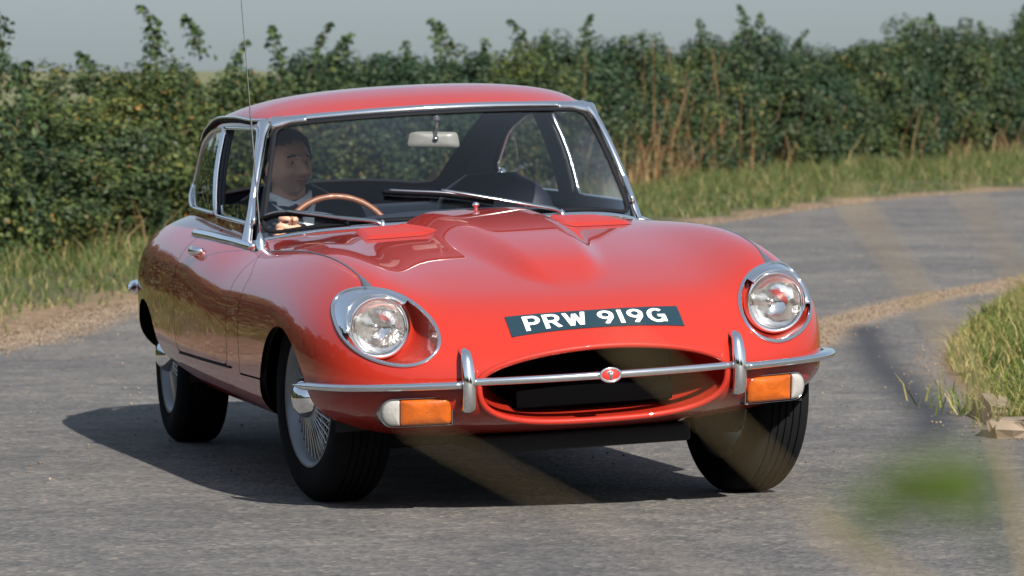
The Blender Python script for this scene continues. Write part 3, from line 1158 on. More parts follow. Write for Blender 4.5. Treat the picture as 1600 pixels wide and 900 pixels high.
# ---- interior
dx = np.linspace(-.60, .60, 40)
rows = []
for f, z in [(-.02, .80), (.0, .865), (.05, .882), (.16, .898), (.24, .896), (.27, .875), (.27, .70), (.20, .55)]:
    yy = yb(np.abs(dx)) * .55 + .50 + f
    rows.append(np.stack([dx, yy, z - .075 * (np.abs(dx) / .6) ** 2.4], 1))
part("dashboard", grid(np.array(rows)), TRIM)
for sx in (-.36, .36):
    bk = []
    for t in np.linspace(0, 1, 14):
        zc = .42 + .565 * t
        yc = 1.93 + .17 * t
        w = .235 * (1 - .25 * t ** 3) * math.sqrt(max(0.02, 1 - max(0, (t - .8) / .2) ** 2 * .75))
        d = .075 * math.sqrt(max(.05, 1 - max(0, (t - .85) / .15) ** 2 * .9))
        bk.append([(sx + w * math.copysign(abs(math.cos(a)) ** .6, math.cos(a)), yc + d * math.copysign(abs(math.sin(a)) ** .7, math.sin(a)), zc) for a in np.linspace(0, 2 * math.pi, 28, endpoint=False)])
    vb, fb = grid(np.array(bk), closed_v=True)
    fb = fb + [tuple(range(13 * 28, 14 * 28))]
    seat = part("seat", join((vb, fb), box(sx, 1.70, .43, .46, .52, .16, .05, 3)), LEATHER)
part("cabin_floor", join(box(0, 1.75, .33, 1.3, 1.9, .03), box(0, 2.75, .72, 1.22, .95, .03), box(0, 2.30, .55, 1.22, .03, .36), box(0, 1.55, .42, .2, 1.2, .2, .03)), TRIM)
# carpeted rear deck under the sloping window
yd_ = np.linspace(2.28, 3.74, 24)
zd_ = np.interp(yd_, [2.28, 2.8, 3.3, 3.55, 3.74], [.80, .865, .87, .84, .79])
xd_ = np.interp(yd_, [2.28, 2.8, 3.1, 3.4, 3.74], [.60, .50, .47, .40, .28])
part("rear_deck", grid(np.array([np.stack([xd_ * k, yd_, zd_], 1) for k in np.linspace(-1, 1, 9)])), TRIM)
# interior mirror
mm_ = Matrix.Translation((-.008, 1.30, 1.122)) @ Matrix.Rotation(math.radians(4), 4, 'Y') @ Matrix.Rotation(math.radians(-12), 4, 'Z')
prof = rounded([(-.088, -.026), (.088, -.026), (.078, .026), (-.078, .026)], .012, 4)
prof = resample(prof, 48, True)
rows = [np.stack([prof[:, 0] * k, np.full(48, y), prof[:, 1] * k], 1) for k, y in ((1, .012), (1, 0), (.96, -.006), (.5, -.010), (.02, -.011))]
mir = part("interior_mirror", xf(flip(grid(np.array(rows), closed_v=True)), mm_), MIRRORBACK)
part("mirror_stem", join(tube(smooth_path([(0, 1.275, 1.205), (0, 1.272, 1.17), (-.004, 1.285, 1.13)], 12), .0055, 8),
     xf(lathe([(-.008, .0005), (-.008, .013), (.004, .013), (.010, .006)], 16, 'y'), Matrix.Translation((0, 1.268, 1.190))),
     xf(lathe([(-.008, .0005), (-.006, .009), (.010, .009)], 14, 'y'), Matrix.Translation((-.004, 1.286, 1.125)))), DULLCHROME, mir)
# steering wheel
SWC = Vector((-.315, 1.43, .772))
SWM = Matrix.Translation(SWC) @ Matrix.Rotation(math.radians(-22), 4, 'X')
a = np.linspace(0, 2 * math.pi, 72, endpoint=False)
rim = np.stack([.192 * np.cos(a), 0 * a, .192 * np.sin(a)], 1)
swv = sweep(rim, circ(.0105, 10), closed=True, scale=[1 + .05 * math.cos(i * math.pi / 1.5) for i in range(72)])
swh = part("steering_wheel", xf(swv, SWM), WOOD)
sp = []
for ang_ in (0, 180, 270):
    ca, sa = math.cos(math.radians(ang_)), math.sin(math.radians(ang_))
    sp.append(sweep(resample(np.array([(.02 * ca, -.035, .02 * sa), (.1 * ca, -.02, .1 * sa), (.188 * ca, 0, .188 * sa)]), 8), [(-.014, -.002), (-.014, .002), (.014, .002), (.014, -.002)], up=(0, 1, 0)))
part("wheel_spokes", xf(join(*sp), SWM), DULLCHROME, swh)
part("wheel_hub", xf(lathe([(-.12, .025), (-.05, .03), (-.036, .042), (-.02, .045), (-.014, .03), (-.012, .0005)], 24), SWM), SEAL, swh)

# ---- wheel wells and chassis
for yc in (0, 2.667):
    for sgn in (-1, 1):
        a = np.linspace(.05, math.pi - .05, 30)
        P = np.array([[(sgn * x, yc + .375 * math.cos(t), .30 + .325 * math.sin(t)) for t in a] for x in (.42, .56, .70)])
        part("wheel_well", join(grid(P), ([(sgn * .42, yc + .375 * math.cos(t), .30 + .325 * math.sin(t)) for t in a], [tuple(range(30))])), DARK)
part("chassis", join(box(0, -.25, .262, .62, .60, .05, .01), box(0, .75, .245, .95, 1.3, .05, .01), box(0, 2.6, .26, .7, .9, .12, .02),
                     tube([(-.60, 0, .29), (0, .02, .27), (.60, 0, .29)], .022, 8), tube([(-.60, 2.667, .31), (.60, 2.667, .31)], .03, 8),
                     tube([(.30, .5, .215), (.30, 2.2, .20)], .032, 8), tube([(-.30, .5, .215), (-.30, 2.2, .20)], .032, 8)), DARK)


# ---- wheels (ground frame, upright)
def wheel_mesh():
    out = {}
    R, w = .326, .0925
    prof = [(-.066, .188), (-.078, .200), (-.088, .220), (-.0925, .246), (-.090, .272), (-.081, .290), (-.070, .301), (-.061, .3060)]
    for g in (-.045, -.0225, 0, .0225, .045):
        prof += [(g - .0095, .3075), (g - .003, .3082), (g - .0022, .3018), (g + .0022, .3018), (g + .003, .3082)]
    prof += [(.061, .3060), (.070, .301), (.081, .290), (.090, .272), (.0925, .246), (.088, .220), (.078, .200), (.066, .188)]
    out['tyre'] = flip(lathe(prof, 72, 'x'))
    rimp = [(-.072, .198), (-.079, .206), (-.083, .2085), (-.0855, .206), (-.082, .198), (-.068, .188), (-.052, .180), (-.030, .168), (.03, .160), (.06, .178), (.078, .190), (.082, .206), (.074, .20)]
    out['wheel'] = flip(lathe(rimp, 64, 'x'))
    sp = []
    for k in range(36):
        a = 2 * math.pi * k / 36
        for (hx, hr, rx, rr_, da) in ((-.078, .046, -.040, .176, .36), (-.078, .046, -.056, .182, -.36), (-.005, .056, -.020, .165, .42)):
            p0 = (hx, hr * math.cos(a), hr * math.sin(a))
            p1 = (rx, rr_ * math.cos(a + da), rr_ * math.sin(a + da))
            sp.append(sweep(np.array([p0, p1]), circ(.0024, 5), cap=False))
    out['wire_spokes'] = join(*sp)
    out['hub_cap'] = flip(lathe([(.03, .055), (-.02, .055), (-.060, .056), (-.066, .0615), (-.078, .0635), (-.092, .061), (-.106, .054), (-.118, .043), (-.127, .028), (-.131, .014), (-.132, .0005)], 40, 'x'))
    out['brake_drum'] = lathe([(.06, .01), (.055, .13), (.03, .13), (.028, .01)], 28, 'x')
    return out


WM = wheel_mesh()
wheel0 = None
WM_MESH = {}
MATS = {'tyre': RUBBER, 'wheel': STEEL, 'wire_spokes': SPOKE, 'hub_cap': CHROME, 'brake_drum': DARK}
for (sx, yy, steer, spin) in ((-1, 0, 8.5, 84), (1, 0, 9.0, 0), (-1, 2.667, 0, 97), (1, 2.667, 0, 20)):
    xc = .628 * sx
    M = Matrix.Translation((xc, yy, .3082)) @ Matrix.Rotation(math.radians(steer), 4, 'Z') @ (Matrix.Rotation(math.pi, 4, 'Z') if sx > 0 else Matrix()) @ Matrix.Rotation(math.radians(spin), 4, 'X')
    if wheel0 is None:
        wheel0 = mk("wheel", *WM['wheel'], STEEL, car, True, M)
        kids0 = [mk(n, *WM[n], MATS[n], wheel0) for n in ('tyre', 'wire_spokes', 'hub_cap', 'brake_drum')]
        for k in kids0: sharpen(k, 40)
    else:
        w = wheel0.copy()
        COL.objects.link(w)
        w.matrix_local = M
        for k in kids0:
            c = k.copy()
            COL.objects.link(c)
            c.parent = w

# ------------------------------------------------------------------ the driver
SKIN = simple("skin", (0.68, 0.38, 0.25), rough=0.5, noise=0.08, nscale=60)
SUIT = simple("navy_suit_cloth", (0.013, 0.016, 0.028), rough=0.85, noise=0.2, nscale=120, bump=0.2)
SHIRT = simple("white_cotton", (0.86, 0.88, 0.90), rough=0.8, noise=0.04, nscale=90)
TIE = simple("dark_silk_tie", (0.012, 0.016, 0.035), rough=0.5, noise=0.2, nscale=200)
HAIR = simple("dark_brown_hair", (0.014, 0.010, 0.008), rough=0.6, noise=0.4, nscale=80, bump=0.6, bscale=150)
EYEW = simple("eye_white", (0.55, 0.53, 0.50), rough=0.25)
IRIS = simple("eye_iris", (0.02, 0.015, 0.012), rough=0.2)


nt_ = SKIN.node_tree
pb_ = nt_.nodes['Principled BSDF']
src_ = pb_.inputs['Base Color'].links[0].from_socket
tc_ = nt_.nodes.new('ShaderNodeTexCoord')
vd_ = nt_.nodes.new('ShaderNodeVectorMath'); vd_.operation = 'DISTANCE'; vd_.inputs[1].default_value = (-.355, 1.865, .985)
nt_.links.new(tc_.outputs['Object'], vd_.inputs[0])
mr_ = nt_.nodes.new('ShaderNodeMapRange'); mr_.inputs[1].default_value = .035; mr_.inputs[2].default_value = .075; mr_.inputs[3].default_value = .55; mr_.inputs[4].default_value = 0
nt_.links.new(vd_.outputs['Value'], mr_.inputs[0])
bm_ = nt_.nodes.new('ShaderNodeMix'); bm_.data_type = 'RGBA'; bm_.inputs[7].default_value = (.36, .22, .18, 1)      # stubble
nt_.links.new(mr_.outputs[0], bm_.inputs[0]); nt_.links.new(src_, bm_.inputs[6]); nt_.links.new(bm_.outputs[2], pb_.inputs['Base Color'])


def gau(a, b, sa, sb):
    return np.exp(-(a / sa) ** 2 - (b / sb) ** 2)


def head_r(X, Y, Z):
    """offset of the unit head ellipsoid; face looks along -y. X, Z in head half-sizes"""
    f = sstep(.1, .7, -Y)                                     # frontness
    d = np.zeros_like(X)
    d += .034 * gau(X, Z + .06, .12, .20) * f                # nose bridge
    d += .044 * gau(X, Z + .22, .16, .12) * f                # nose tip
    d += .010 * gau(np.abs(X) - .16, Z + .26, .10, .09) * f  # nostrils
    d -= .021 * gau(np.abs(X) - .38, Z - .06, .20, .11) * f  # eye sockets
    d += .014 * gau(np.abs(X) - .36, Z - .25, .30, .08) * f  # brow ridge
    d += .012 * gau(np.abs(X) - .58, Z + .25, .24, .22) * f  # cheeks
    d += .008 * gau(X, Z + .46, .26, .06) * f                # lips
    d += .008 * gau(X, Z + .57, .24, .06) * f
    d -= .010 * gau(X, Z + .515, .30, .03) * f
    d += .014 * gau(X, Z + .86, .30, .16) * f                # chin
    return d


def head_surface(nu=90, nv=70, grow=0.0):
    u = np.linspace(0, 2 * math.pi, nu, endpoint=False)
    v = np.linspace(-math.pi / 2 + .02, math.pi / 2 - .02, nv)
    U, Vv = np.meshgrid(u, v, indexing='ij')
    X, Y, Z = np.cos(Vv) * np.sin(U), -np.cos(Vv) * np.cos(U), np.sin(Vv)
    jaw = 1 - .18 * sstep(.25, .95, -Z)                       # narrows to the jaw
    d = head_r(X, Y, Z) + grow
    P = np.stack([X * (.077 * jaw + d * .6), Y * (.094 * (1 - .10 * sstep(.3, 1, -Z)) + d), Z * (.118 + d * .5)], -1)
    P[..., 1] -= .014 * sstep(.2, 1, -Z)                      # jaw sits forward
    return P, (X, Y, Z)


def closed_grid(P):
    V, F = grid(P, closed_u=True)
    nu, nv = P.shape[:2]
    F = F + [tuple(i * nv for i in range(nu))[::-1], tuple(i * nv + nv - 1 for i in range(nu))]
    return V, F


HEADM = Matrix.Translation((-.378, 1.945, 1.054)) @ Matrix.Diagonal((.94, .96, .90, 1)) @ Matrix.Rotation(math.radians(20), 4, 'Z') @ Matrix.Rotation(math.radians(3), 4, 'Y')


def limb(pts, rad):
    P = smooth_path(pts, 22)
    r = np.interp(np.linspace(0, 1, 22), np.linspace(0, 1, len(rad)), rad)
    a = np.linspace(0, 2 * math.pi, 18, endpoint=False)
    vf = sweep(P, circ(1, 18), scale=[(q, q) for q in r])
    return vf


def blob(c, s):
    bm = bmesh.new()
    bmesh.ops.create_icosphere(bm, subdivisions=3, radius=1)
    V = np.array([v.co[:] for v in bm.verts]) * s + np.array(c)
    F = [tuple(v.index for v in f.verts) for f in bm.faces]
    bm.free()
    return V, F


def fuse(name, parts, voxel, mat, parent=None, mw=None, smooth_it=3):
    """one continuous skin over overlapping closed pieces"""
    tmp = mk("tmp_" + name, *join(*parts), mat)
    bm = bmesh.new(); bm.from_mesh(tmp.data); bmesh.ops.recalc_face_normals(bm, faces=bm.faces[:]); bm.to_mesh(tmp.data); bm.free()
    md = tmp.modifiers.new("r", 'REMESH'); md.mode = 'VOXEL'; md.voxel_size = voxel; md.use_smooth_shade = True
    if smooth_it:
        ms = tmp.modifiers.new("s", 'SMOOTH'); ms.iterations = smooth_it; ms.factor = .5
    dg = bpy.context.evaluated_depsgraph_get()
    me = bpy.data.meshes.new_from_object(tmp.evaluated_get(dg))
    me.name = name
    old = tmp.data
    bpy.data.objects.remove(tmp)
    bpy.data.meshes.remove(old)
    me.materials.clear(); me.materials.append(mat)
    o = bpy.data.objects.new(name, me)
    COL.objects.link(o)
    if parent: o.parent = parent
    if mw is not None: o.matrix_local = mw
    return o


HP_, (HX_, HY_, HZ_) = head_surface()
head_vf = xf(closed_grid(HP_), HEADM)
ears = [xf(blob((s * .076, .012, -.012), (.012, .022, .034)), HEADM) for s in (-1, 1)]
neck = limb([(-.375, 1.985, .84), (-.376, 1.968, .93), (-.378, 1.955, .99)], [.070, .060, .056])
torso = [blob((-.37, 1.95, .80), (.20, .115, .13)), blob((-.36, 1.90, .62), (.17, .12, .22)), blob((-.36, 1.82, .50), (.18, .16, .12)),
         blob((-.52, 1.965, .855), (.085, .075, .075)), blob((-.215, 1.965, .855), (.085, .075, .075))]
SH_R, SH_L = (-.555, 1.965, .845), (-.185, 1.965, .845)
ta = math.radians(156)
Rg = SWM @ Vector((.192 * math.cos(ta), 0, .192 * math.sin(ta)))
r_ = (SWM.to_3x3() @ Vector((math.cos(ta), 0, math.sin(ta)))).normalized()
t_ = (SWM.to_3x3() @ Vector((-math.sin(ta), 0, math.cos(ta)))).normalized()
n_ = (SWM.to_3x3() @ Vector((0, 1, 0))).normalized()
if n_.y < 0: n_ = -n_
Rg, r_, t_, n_ = (np.array(q) for q in (Rg, r_, t_, n_))
wrist = Rg + np.array([.075, .055, -.012])
armL = limb([SH_L, (-.165, 1.80, .76), (-.20, 1.68, .735), (-.31, 1.58, .79), tuple(wrist)], [.060, .052, .048, .042, .029])
armR = limb([SH_R, (-.60, 1.80, .70), (-.60, 1.66, .62), (-.53, 1.54, .61), (-.47, 1.46, .625)], [.060, .052, .047, .040, .029])
handR = blob((-.445, 1.43, .635), (.045, .045, .022))
palm = limb([tuple(wrist), tuple(Rg + n_ * .036 + np.array([.035, .01, 0])), tuple(Rg + n_ * .030 + r_ * .012)], [.031, .038, .036])
fingers = []
for k, (off, ln) in enumerate(((-.039, .85), (-.013, 1.0), (.013, .97), (.038, .82))):
    pts = []
    for a in np.linspace(95, 95 - 235 * ln, 12):
        ca, sa = math.cos(math.radians(a)), math.sin(math.radians(a))
        rad = .0225 + (.006 if a > 60 else 0)
        pts.append(tuple(Rg + t_ * (off + .004 * math.sin(k)) + r_ * rad * ca + n_ * rad * sa))
    fingers.append(limb(pts, [.0122, .0116, .0108, .0100, .0088]))
thumb = limb([tuple(Rg + n_ * .030 - t_ * .030 + np.array([.03, 0, 0])), tuple(Rg + n_ * .018 - t_ * .046 - r_ * .018), tuple(Rg - n_ * .004 - t_ * .052 - r_ * .024), tuple(Rg - n_ * .020 - t_ * .046 - r_ * .016)], [.013, .0115, .010, .0085])
legs = [limb([(-.46, 1.82, .50), (-.47, 1.45, .56), (-.47, 1.15, .46), (-.47, .95, .32)], [.09, .075, .055, .045]),
        limb([(-.28, 1.82, .50), (-.27, 1.45, .56), (-.27, 1.15, .46), (-.27, .95, .32)], [.09, .075, .055, .045])]
person = fuse("person", [head_vf] + ears + [neck] + torso + [armL, armR, palm, handR, thumb] + fingers + legs, .0042, SKIN, None, BODY, 3)
tag(person, "man in dark suit, white shirt and tie driving the red car", "person")


def grow(vf, k):
    """push a closed piece outward along its vertex normals"""
    me = bpy.data.meshes.new("t"); me.from_pydata([tuple(v) for v in vf[0]], [], [tuple(f) for f in vf[1]]); me.update()
    bm = bmesh.new(); bm.from_mesh(me); bmesh.ops.recalc_face_normals(bm, faces=bm.faces[:]); bm.normal_update()
    V = np.array([(v.co + v.normal * k)[:] for v in bm.verts]); F = [tuple(v.index for v in f.verts) for f in bm.faces]
    bm.free(); bpy.data.meshes.remove(me)
    return V, F


sleeveL = limb([SH_L, (-.165, 1.80, .76), (-.20, 1.68, .735), (-.31, 1.58, .79), tuple(wrist + np.array([.035, .018, -.012]))], [.074, .066, .062, .055, .046])
sleeveR = limb([SH_R, (-.60, 1.80, .70), (-.60, 1.66, .62), (-.53, 1.54, .61)], [.074, .066, .060, .050])
jacket = fuse("jacket", [grow(t, .016) for t in torso] + [sleeveL, sleeveR] + [grow(l_, .012) for l_ in legs], .008, SUIT, person, None, 3)
cuff = limb([tuple(wrist + np.array([.040, .020, -.013])), tuple(wrist + np.array([-.004, -.003, .001]))], [.040, .0375])
mk("shirt_cuff", *cuff, SHIRT, person)
wt = [tuple(wrist + np.array([-.006, -.006, .001])), tuple(wrist + np.array([-.020, -.014, .003]))]
strap = mk("wristwatch", *limb(wt, [.034, .033]), DULLCHROME, person)
mk("watch_face", *xf(lathe([(-.004, .0005), (-.004, .012), (0, .014), (.006, .014)], 20), Matrix.Translation(tuple(wrist + np.array([-.014, -.043, .006])))), SHIRT, strap)
# shirt front, tie, collar wings and lapels on the chest (chest faces -y)
def chest_y(x, z):
    e = 1 - ((x + .37) / .216) ** 2 - ((z - .80) / .146) ** 2
    return 1.95 - .131 * math.sqrt(max(.0, e))


def patch(poly, off, name, mat, thick=.004):
    q = resample(np.array(poly, float), 60, True)
    c = q.mean(0)
    rows = []
    for s, o in [(1, -.003), (1, off), (.8, off + thick * .6), (.5, off + thick), (.02, off + thick)]:
        p = c + (q - c) * s
        rows.append(np.array([(x, chest_y(x, z) - o, z) for x, z in p]))
    return mk(name, *flip(grid(np.array(rows), closed_v=True)), mat, person)


cx = -.372
patch([(cx - .078, .930), (cx - .035, .90), (cx + .035, .90), (cx + .078, .930), (cx + .045, .80), (cx, .70), (cx - .045, .80)], .010, "shirt", SHIRT)
col = smooth_path([(cx - .070, 1.99, .945), (cx - .066, 1.94, .94), (cx - .035, 1.893, .922), (cx, 1.884, .912), (cx + .035, 1.893, .922), (cx + .066, 1.94, .94), (cx + .070, 1.99, .945)], 40)
mk("shirt_collar", *sweep(col, [(-.004, -.022), (-.004, .022), (.004, .020), (.004, -.022)], up=(0, .25, 1)), SHIRT, person)
for s in (-1, 1):
    V = np.array([(cx + s * .006, 1.880, .925), (cx + s * .060, 1.902, .950), (cx + s * .058, 1.878, .868), (cx + s * .008, 1.874, .918)])
    V2 = V + [0, -.004, 0]
    mk("collar_wing", np.concatenate([V, V2]), [(0, 1, 2, 3), (7, 6, 5, 4), (0, 4, 5, 1), (1, 5, 6, 2), (2, 6, 7, 3), (3, 7, 4, 0)], SHIRT, person, False)
    patch([(cx + s * .088, .945), (cx + s * .058, .90), (cx + s * .042, .80), (cx + s * .004, .695), (cx + s * .06, .74), (cx + s * .105, .84), (cx + s * .085, .86), (cx + s * .108, .885)], .012, "lapel", SUIT, .006)
patch([(cx - .020, .918), (cx + .020, .918), (cx + .012, .885), (cx + .030, .74), (cx, .69), (cx - .030, .74), (cx - .012, .885)], .014, "tie", TIE, .008)
# lips and the shaved beard area
LIPS = simple("lips", (0.42, 0.16, 0.13), rough=0.45, noise=0.1)
lp = [smooth_path([(-.024, -.0925, -.0585), (-.010, -.1015, -.0555), (0, -.1028, -.0568), (.010, -.1015, -.0555), (.024, -.0925, -.0585)], 16), smooth_path([(-.022, -.0930, -.0605), (0, -.1020, -.0650), (.022, -.0930, -.0605)], 16)]
mk("lips", *xf(join(*[sweep(q, circ(.0032, 6, .0030), scale=[.3 + .7 * math.sin(math.pi * (i + .5) / 16) for i in range(16)]) for q in lp]), HEADM), LIPS, person)
# hair, brows, eyes
HG, (hx, hy, hz) = head_surface(120, 90, .011)
hv, hf = closed_grid(HG)
hxs, hys, hzs = hx.ravel(), hy.ravel(), hz.ravel()
line = np.where(hys < -.25, .76 - .20 * np.abs(hxs) + .05 * np.sin(hxs * 23) + .08 * hxs, np.where(hys < .15, .10 + (-.55) * sstep(-.25, .15, hys) * 0 + .50 * (1 - sstep(-.25, -.05, hys)) - .25 * sstep(-.05, .15, hys), -.55))
keep = hzs > line
hf = [f for f in hf if all(keep[i] for i in f)]
wob = .010 * np.sin(hxs * 11 + hzs * 7 + hys * 5) + .006 * np.sin(hys * 23 + hxs * 17) + .004 * np.sin(hxs * 47)
hv = hv * (1 + wob[:, None])
hvv, hff = compact(hv, hf)
hair = mk("hair", *xf((hvv, hff), HEADM), HAIR, person)
sol = hair.modifiers.new("t", 'SOLIDIFY'); sol.thickness = .012; sol.offset = -1
for s in (-1, 1):
    br = smooth_path([(s * .012, -.093, .027), (s * .028, -.092, .033), (s * .048, -.078, .028)], 12)
    mk("eyebrow", *xf(sweep(br, circ(.0035, 6, .005)), HEADM), HAIR, person)
    ey = mk("eye", *xf(blob((s * .030, -.0735, .008), (.0115, .006, .0042)), HEADM), EYEW, person)
    mk("iris", *xf(blob((s * .030 + .002, -.0790, .008), (.0048, .003, .0044)), HEADM), IRIS, ey)


# ------------------------------------------------------------------ the setting
def fastmesh(name, V, F, mat, parent=None, smooth=False):
    """F: (n, k) array of equal-sized faces"""
    V = np.asarray(V, np.float32); F = np.asarray(F, np.int32)
    me = bpy.data.meshes.new(name)
    me.vertices.add(len(V)); me.vertices.foreach_set('co', V.ravel())
    me.loops.add(F.size); me.loops.foreach_set('vertex_index', F.ravel())
    me.polygons.add(len(F)); me.polygons.foreach_set('loop_start', np.arange(0, F.size, F.shape[1], dtype=np.int32))
    me.update(calc_edges=True)
    if smooth: me.polygons.foreach_set('use_smooth', [True] * len(F))
    me.materials.append(mat)
    o = bpy.data.objects.new(name, me)
    COL.objects.link(o)
    if parent: o.parent = parent
    return o


# road edge under the hedge and hedge line (metres)
EDGE = smooth_path([(-24, -40), (-15, -22), (-8.5, -8), (-5.2, -.5), (-2.6, 5.2), (-.43, 10.2), (.1, 11.78), (.74, 13.42), (4.1, 19.2), (7.64, 24.93), (10.01, 28.71), (12.4, 31.4), (16.5, 34.6), (24, 38.5), (40, 44)], 260)
HEDGE = smooth_path([(-28, -38), (-19, -20), (-12, -7), (-8.2, .5), (-4.6, 8.6), (-1.6, 15.0), (.9, 19.6), (4.4, 25.6), (7.6, 31.2), (10.5, 35.6), (14.0, 39.6), (18.0, 43.4), (24.0, 47.0), (40, 53)], 400)
ISLE = rounded([(2.20, 2.05), (2.68, 3.75), (3.49, 6.69), (4.56, 9.48), (6.46, 13.8), (11.0, 21.5), (26, 31), (40, 34), (40, -30), (10, -14), (4.2, -3)], [.2, .8, 1, 1, 2, 3, 3, 1, 1, 3, 1.2])
NEAR = np.array([(-60, -60), (-30, -40), (-16, -27), (-9, -16), (-5.2, -11.7), (-2.6, -10.7), (.5, -11.3), (4, -13.5), (10, -20), (20, -30), (40, -60)])


def polydist(x, y, path):
    """distance to a path and side (+ = right of travel)"""
    x, y = np.asarray(x), np.asarray(y)
    best = np.full(x.shape, 1e9); side = np.zeros(x.shape)
    for a, b in zip(path[:-1], path[1:]):
        e = b - a
        t = np.clip(((x - a[0]) * e[0] + (y - a[1]) * e[1]) / (e @ e), 0, 1)
        dx, dy = x - a[0] - e[0] * t, y - a[1] - e[1] * t
        d = np.hypot(dx, dy)
        m = d < best
        best = np.where(m, d, best)
        side = np.where(m, np.sign(e[1] * dx - e[0] * dy), side)
    return best * side


def sheet(name, xs, ys, dz, mat, g=None, kind='structure', attr=None):
    X, Y = np.meshgrid(xs, ys, indexing='ij')
    P = np.stack([X, Y, gz(X, Y) + dz], -1)
    V, F = grid(P)
    F = [tuple(reversed(f)) for f in F][::1]
    F = [tuple(reversed(f)) for f in F]
    if g is not None:
        V, F = clip(V, F, g)
    o = mk(name, V, [tuple(reversed(f)) for f in F] if False else F, mat)
    # faces up
    me = o.data
    if me.polygons[0].normal.z < 0: me.flip_normals()
    tag(o, kind=kind)
    if attr:
        VA = np.array([v.co[:] for v in me.vertices])
        for nm, fn in attr.items():
            at = me.attributes.new(nm, 'FLOAT', 'POINT')
            at.data.foreach_set('value', np.asarray(fn(VA[:, 0], VA[:, 1]), np.float32))
    return o


def ramp(n, stops):
    r = n.new('ShaderNodeValToRGB')
    r.color_ramp.elements[0].position = stops[0][0]; r.color_ramp.elements[0].color = (*stops[0][1], 1)
    r.color_ramp.elements[1].position = stops[-1][0]; r.color_ramp.elements[1].color = (*stops[-1][1], 1)
    for p, c in stops[1:-1]:
        e = r.color_ramp.elements.new(p); e.color = (*c, 1)
    return r


def asphalt():
    m, n, l, p = new_mat("worn_tarmac")
    tc = n.new('ShaderNodeTexCoord')
    def noise(scale, det=6, rough=.6):
        t = n.new('ShaderNodeTexNoise'); t.inputs['Scale'].default_value = scale; t.inputs['Detail'].default_value = det; t.inputs['Roughness'].default_value = rough
        l.new(tc.outputs['Object'], t.inputs['Vector']); return t
    def mix(a, b, f, mode='MIX'):
        x = n.new('ShaderNodeMix'); x.data_type = 'RGBA'; x.blend_type = mode
        for s, v in ((0, f), (6, a), (7, b)):
            if hasattr(v, 'is_output'): l.new(v, x.inputs[s])
            elif isinstance(v, tuple): x.inputs[s].default_value = (*v, 1)
            else: x.inputs[s].default_value = v
        return x.outputs[2]
    big = noise(.7, 4); mid = noise(5, 6); st = noise(95, 3, .7)
    vor = n.new('ShaderNodeTexVoronoi'); vor.inputs['Scale'].default_value = 55; l.new(tc.outputs['Object'], vor.inputs['Vector'])
    base = ramp(n, [(.30, (.098, .097, .098)), (.55, (.134, .131, .129)), (.75, (.175, .167, .160))])
    l.new(mid.outputs['Fac'], base.inputs[0])
    c = mix(base.outputs[0], (.62, .62, .64), 0.0)
    bigr = ramp(n, [(.35, (.78, .78, .80)), (.65, (1.12, 1.10, 1.06))])
    l.new(big.outputs['Fac'], bigr.inputs[0])
    c = mix(c, bigr.outputs[0], 1.0, 'MULTIPLY')
    stone = ramp(n, [(.0, (.40, .41, .44)), (.55, (.95, .95, .95)), (.85, (1.4, 1.3, 1.2)), (1.0, (2.8, 2.4, 1.9))])
    l.new(vor.outputs['Color'], stone.inputs[0])
    c = mix(c, stone.outputs[0], .75, 'MULTIPLY')
    ad = n.new('ShaderNodeAttribute'); ad.attribute_name = 'dust'
    br = noise(3.2, 8, .7)
    am = n.new('ShaderNodeMath'); am.operation = 'MULTIPLY_ADD'
    l.new(ad.outputs['Fac'], am.inputs[0]); am.inputs[1].default_value = 1.9
    sub = n.new('ShaderNodeMath'); sub.operation = 'MULTIPLY_ADD'; l.new(br.outputs['Fac'], sub.inputs[0]); sub.inputs[1].default_value = 1.6; sub.inputs[2].default_value = -1.35
    l.new(sub.outputs[0], am.inputs[2])
    cl = n.new('ShaderNodeClamp'); l.new(am.outputs[0], cl.inputs[0])
    cm = n.new('ShaderNodeMath'); cm.operation = 'MULTIPLY'; l.new(cl.outputs[0], cm.inputs[0]); cm.inputs[1].default_value = .8
    c = mix(c, (.29, .205, .13), cm.outputs[0])
    at = n.new('ShaderNodeAttribute'); at.attribute_name = 'rubber'
    rm = n.new('ShaderNodeMath'); rm.operation = 'MULTIPLY'; l.new(at.outputs['Fac'], rm.inputs[0]); rm.inputs[1].default_value = .9
    c = mix(c, (.022, .024, .032), rm.outputs[0])
    l.new(c, p.inputs['Base Color'])
    p.inputs['Roughness'].default_value = .78
    p.inputs['Specular IOR Level'].default_value = .35
    b = n.new('ShaderNodeBump'); b.inputs['Strength'].default_value = .9; b.inputs['Distance'].default_value = .006
    hh = n.new('ShaderNodeMath'); hh.operation = 'ADD'; l.new(vor.outputs['Distance'], hh.inputs[0]); l.new(st.outputs['Fac'], hh.inputs[1])
    l.new(hh.outputs[0], b.inputs['Height']); l.new(b.outputs[0], p.inputs['Normal'])
    return m


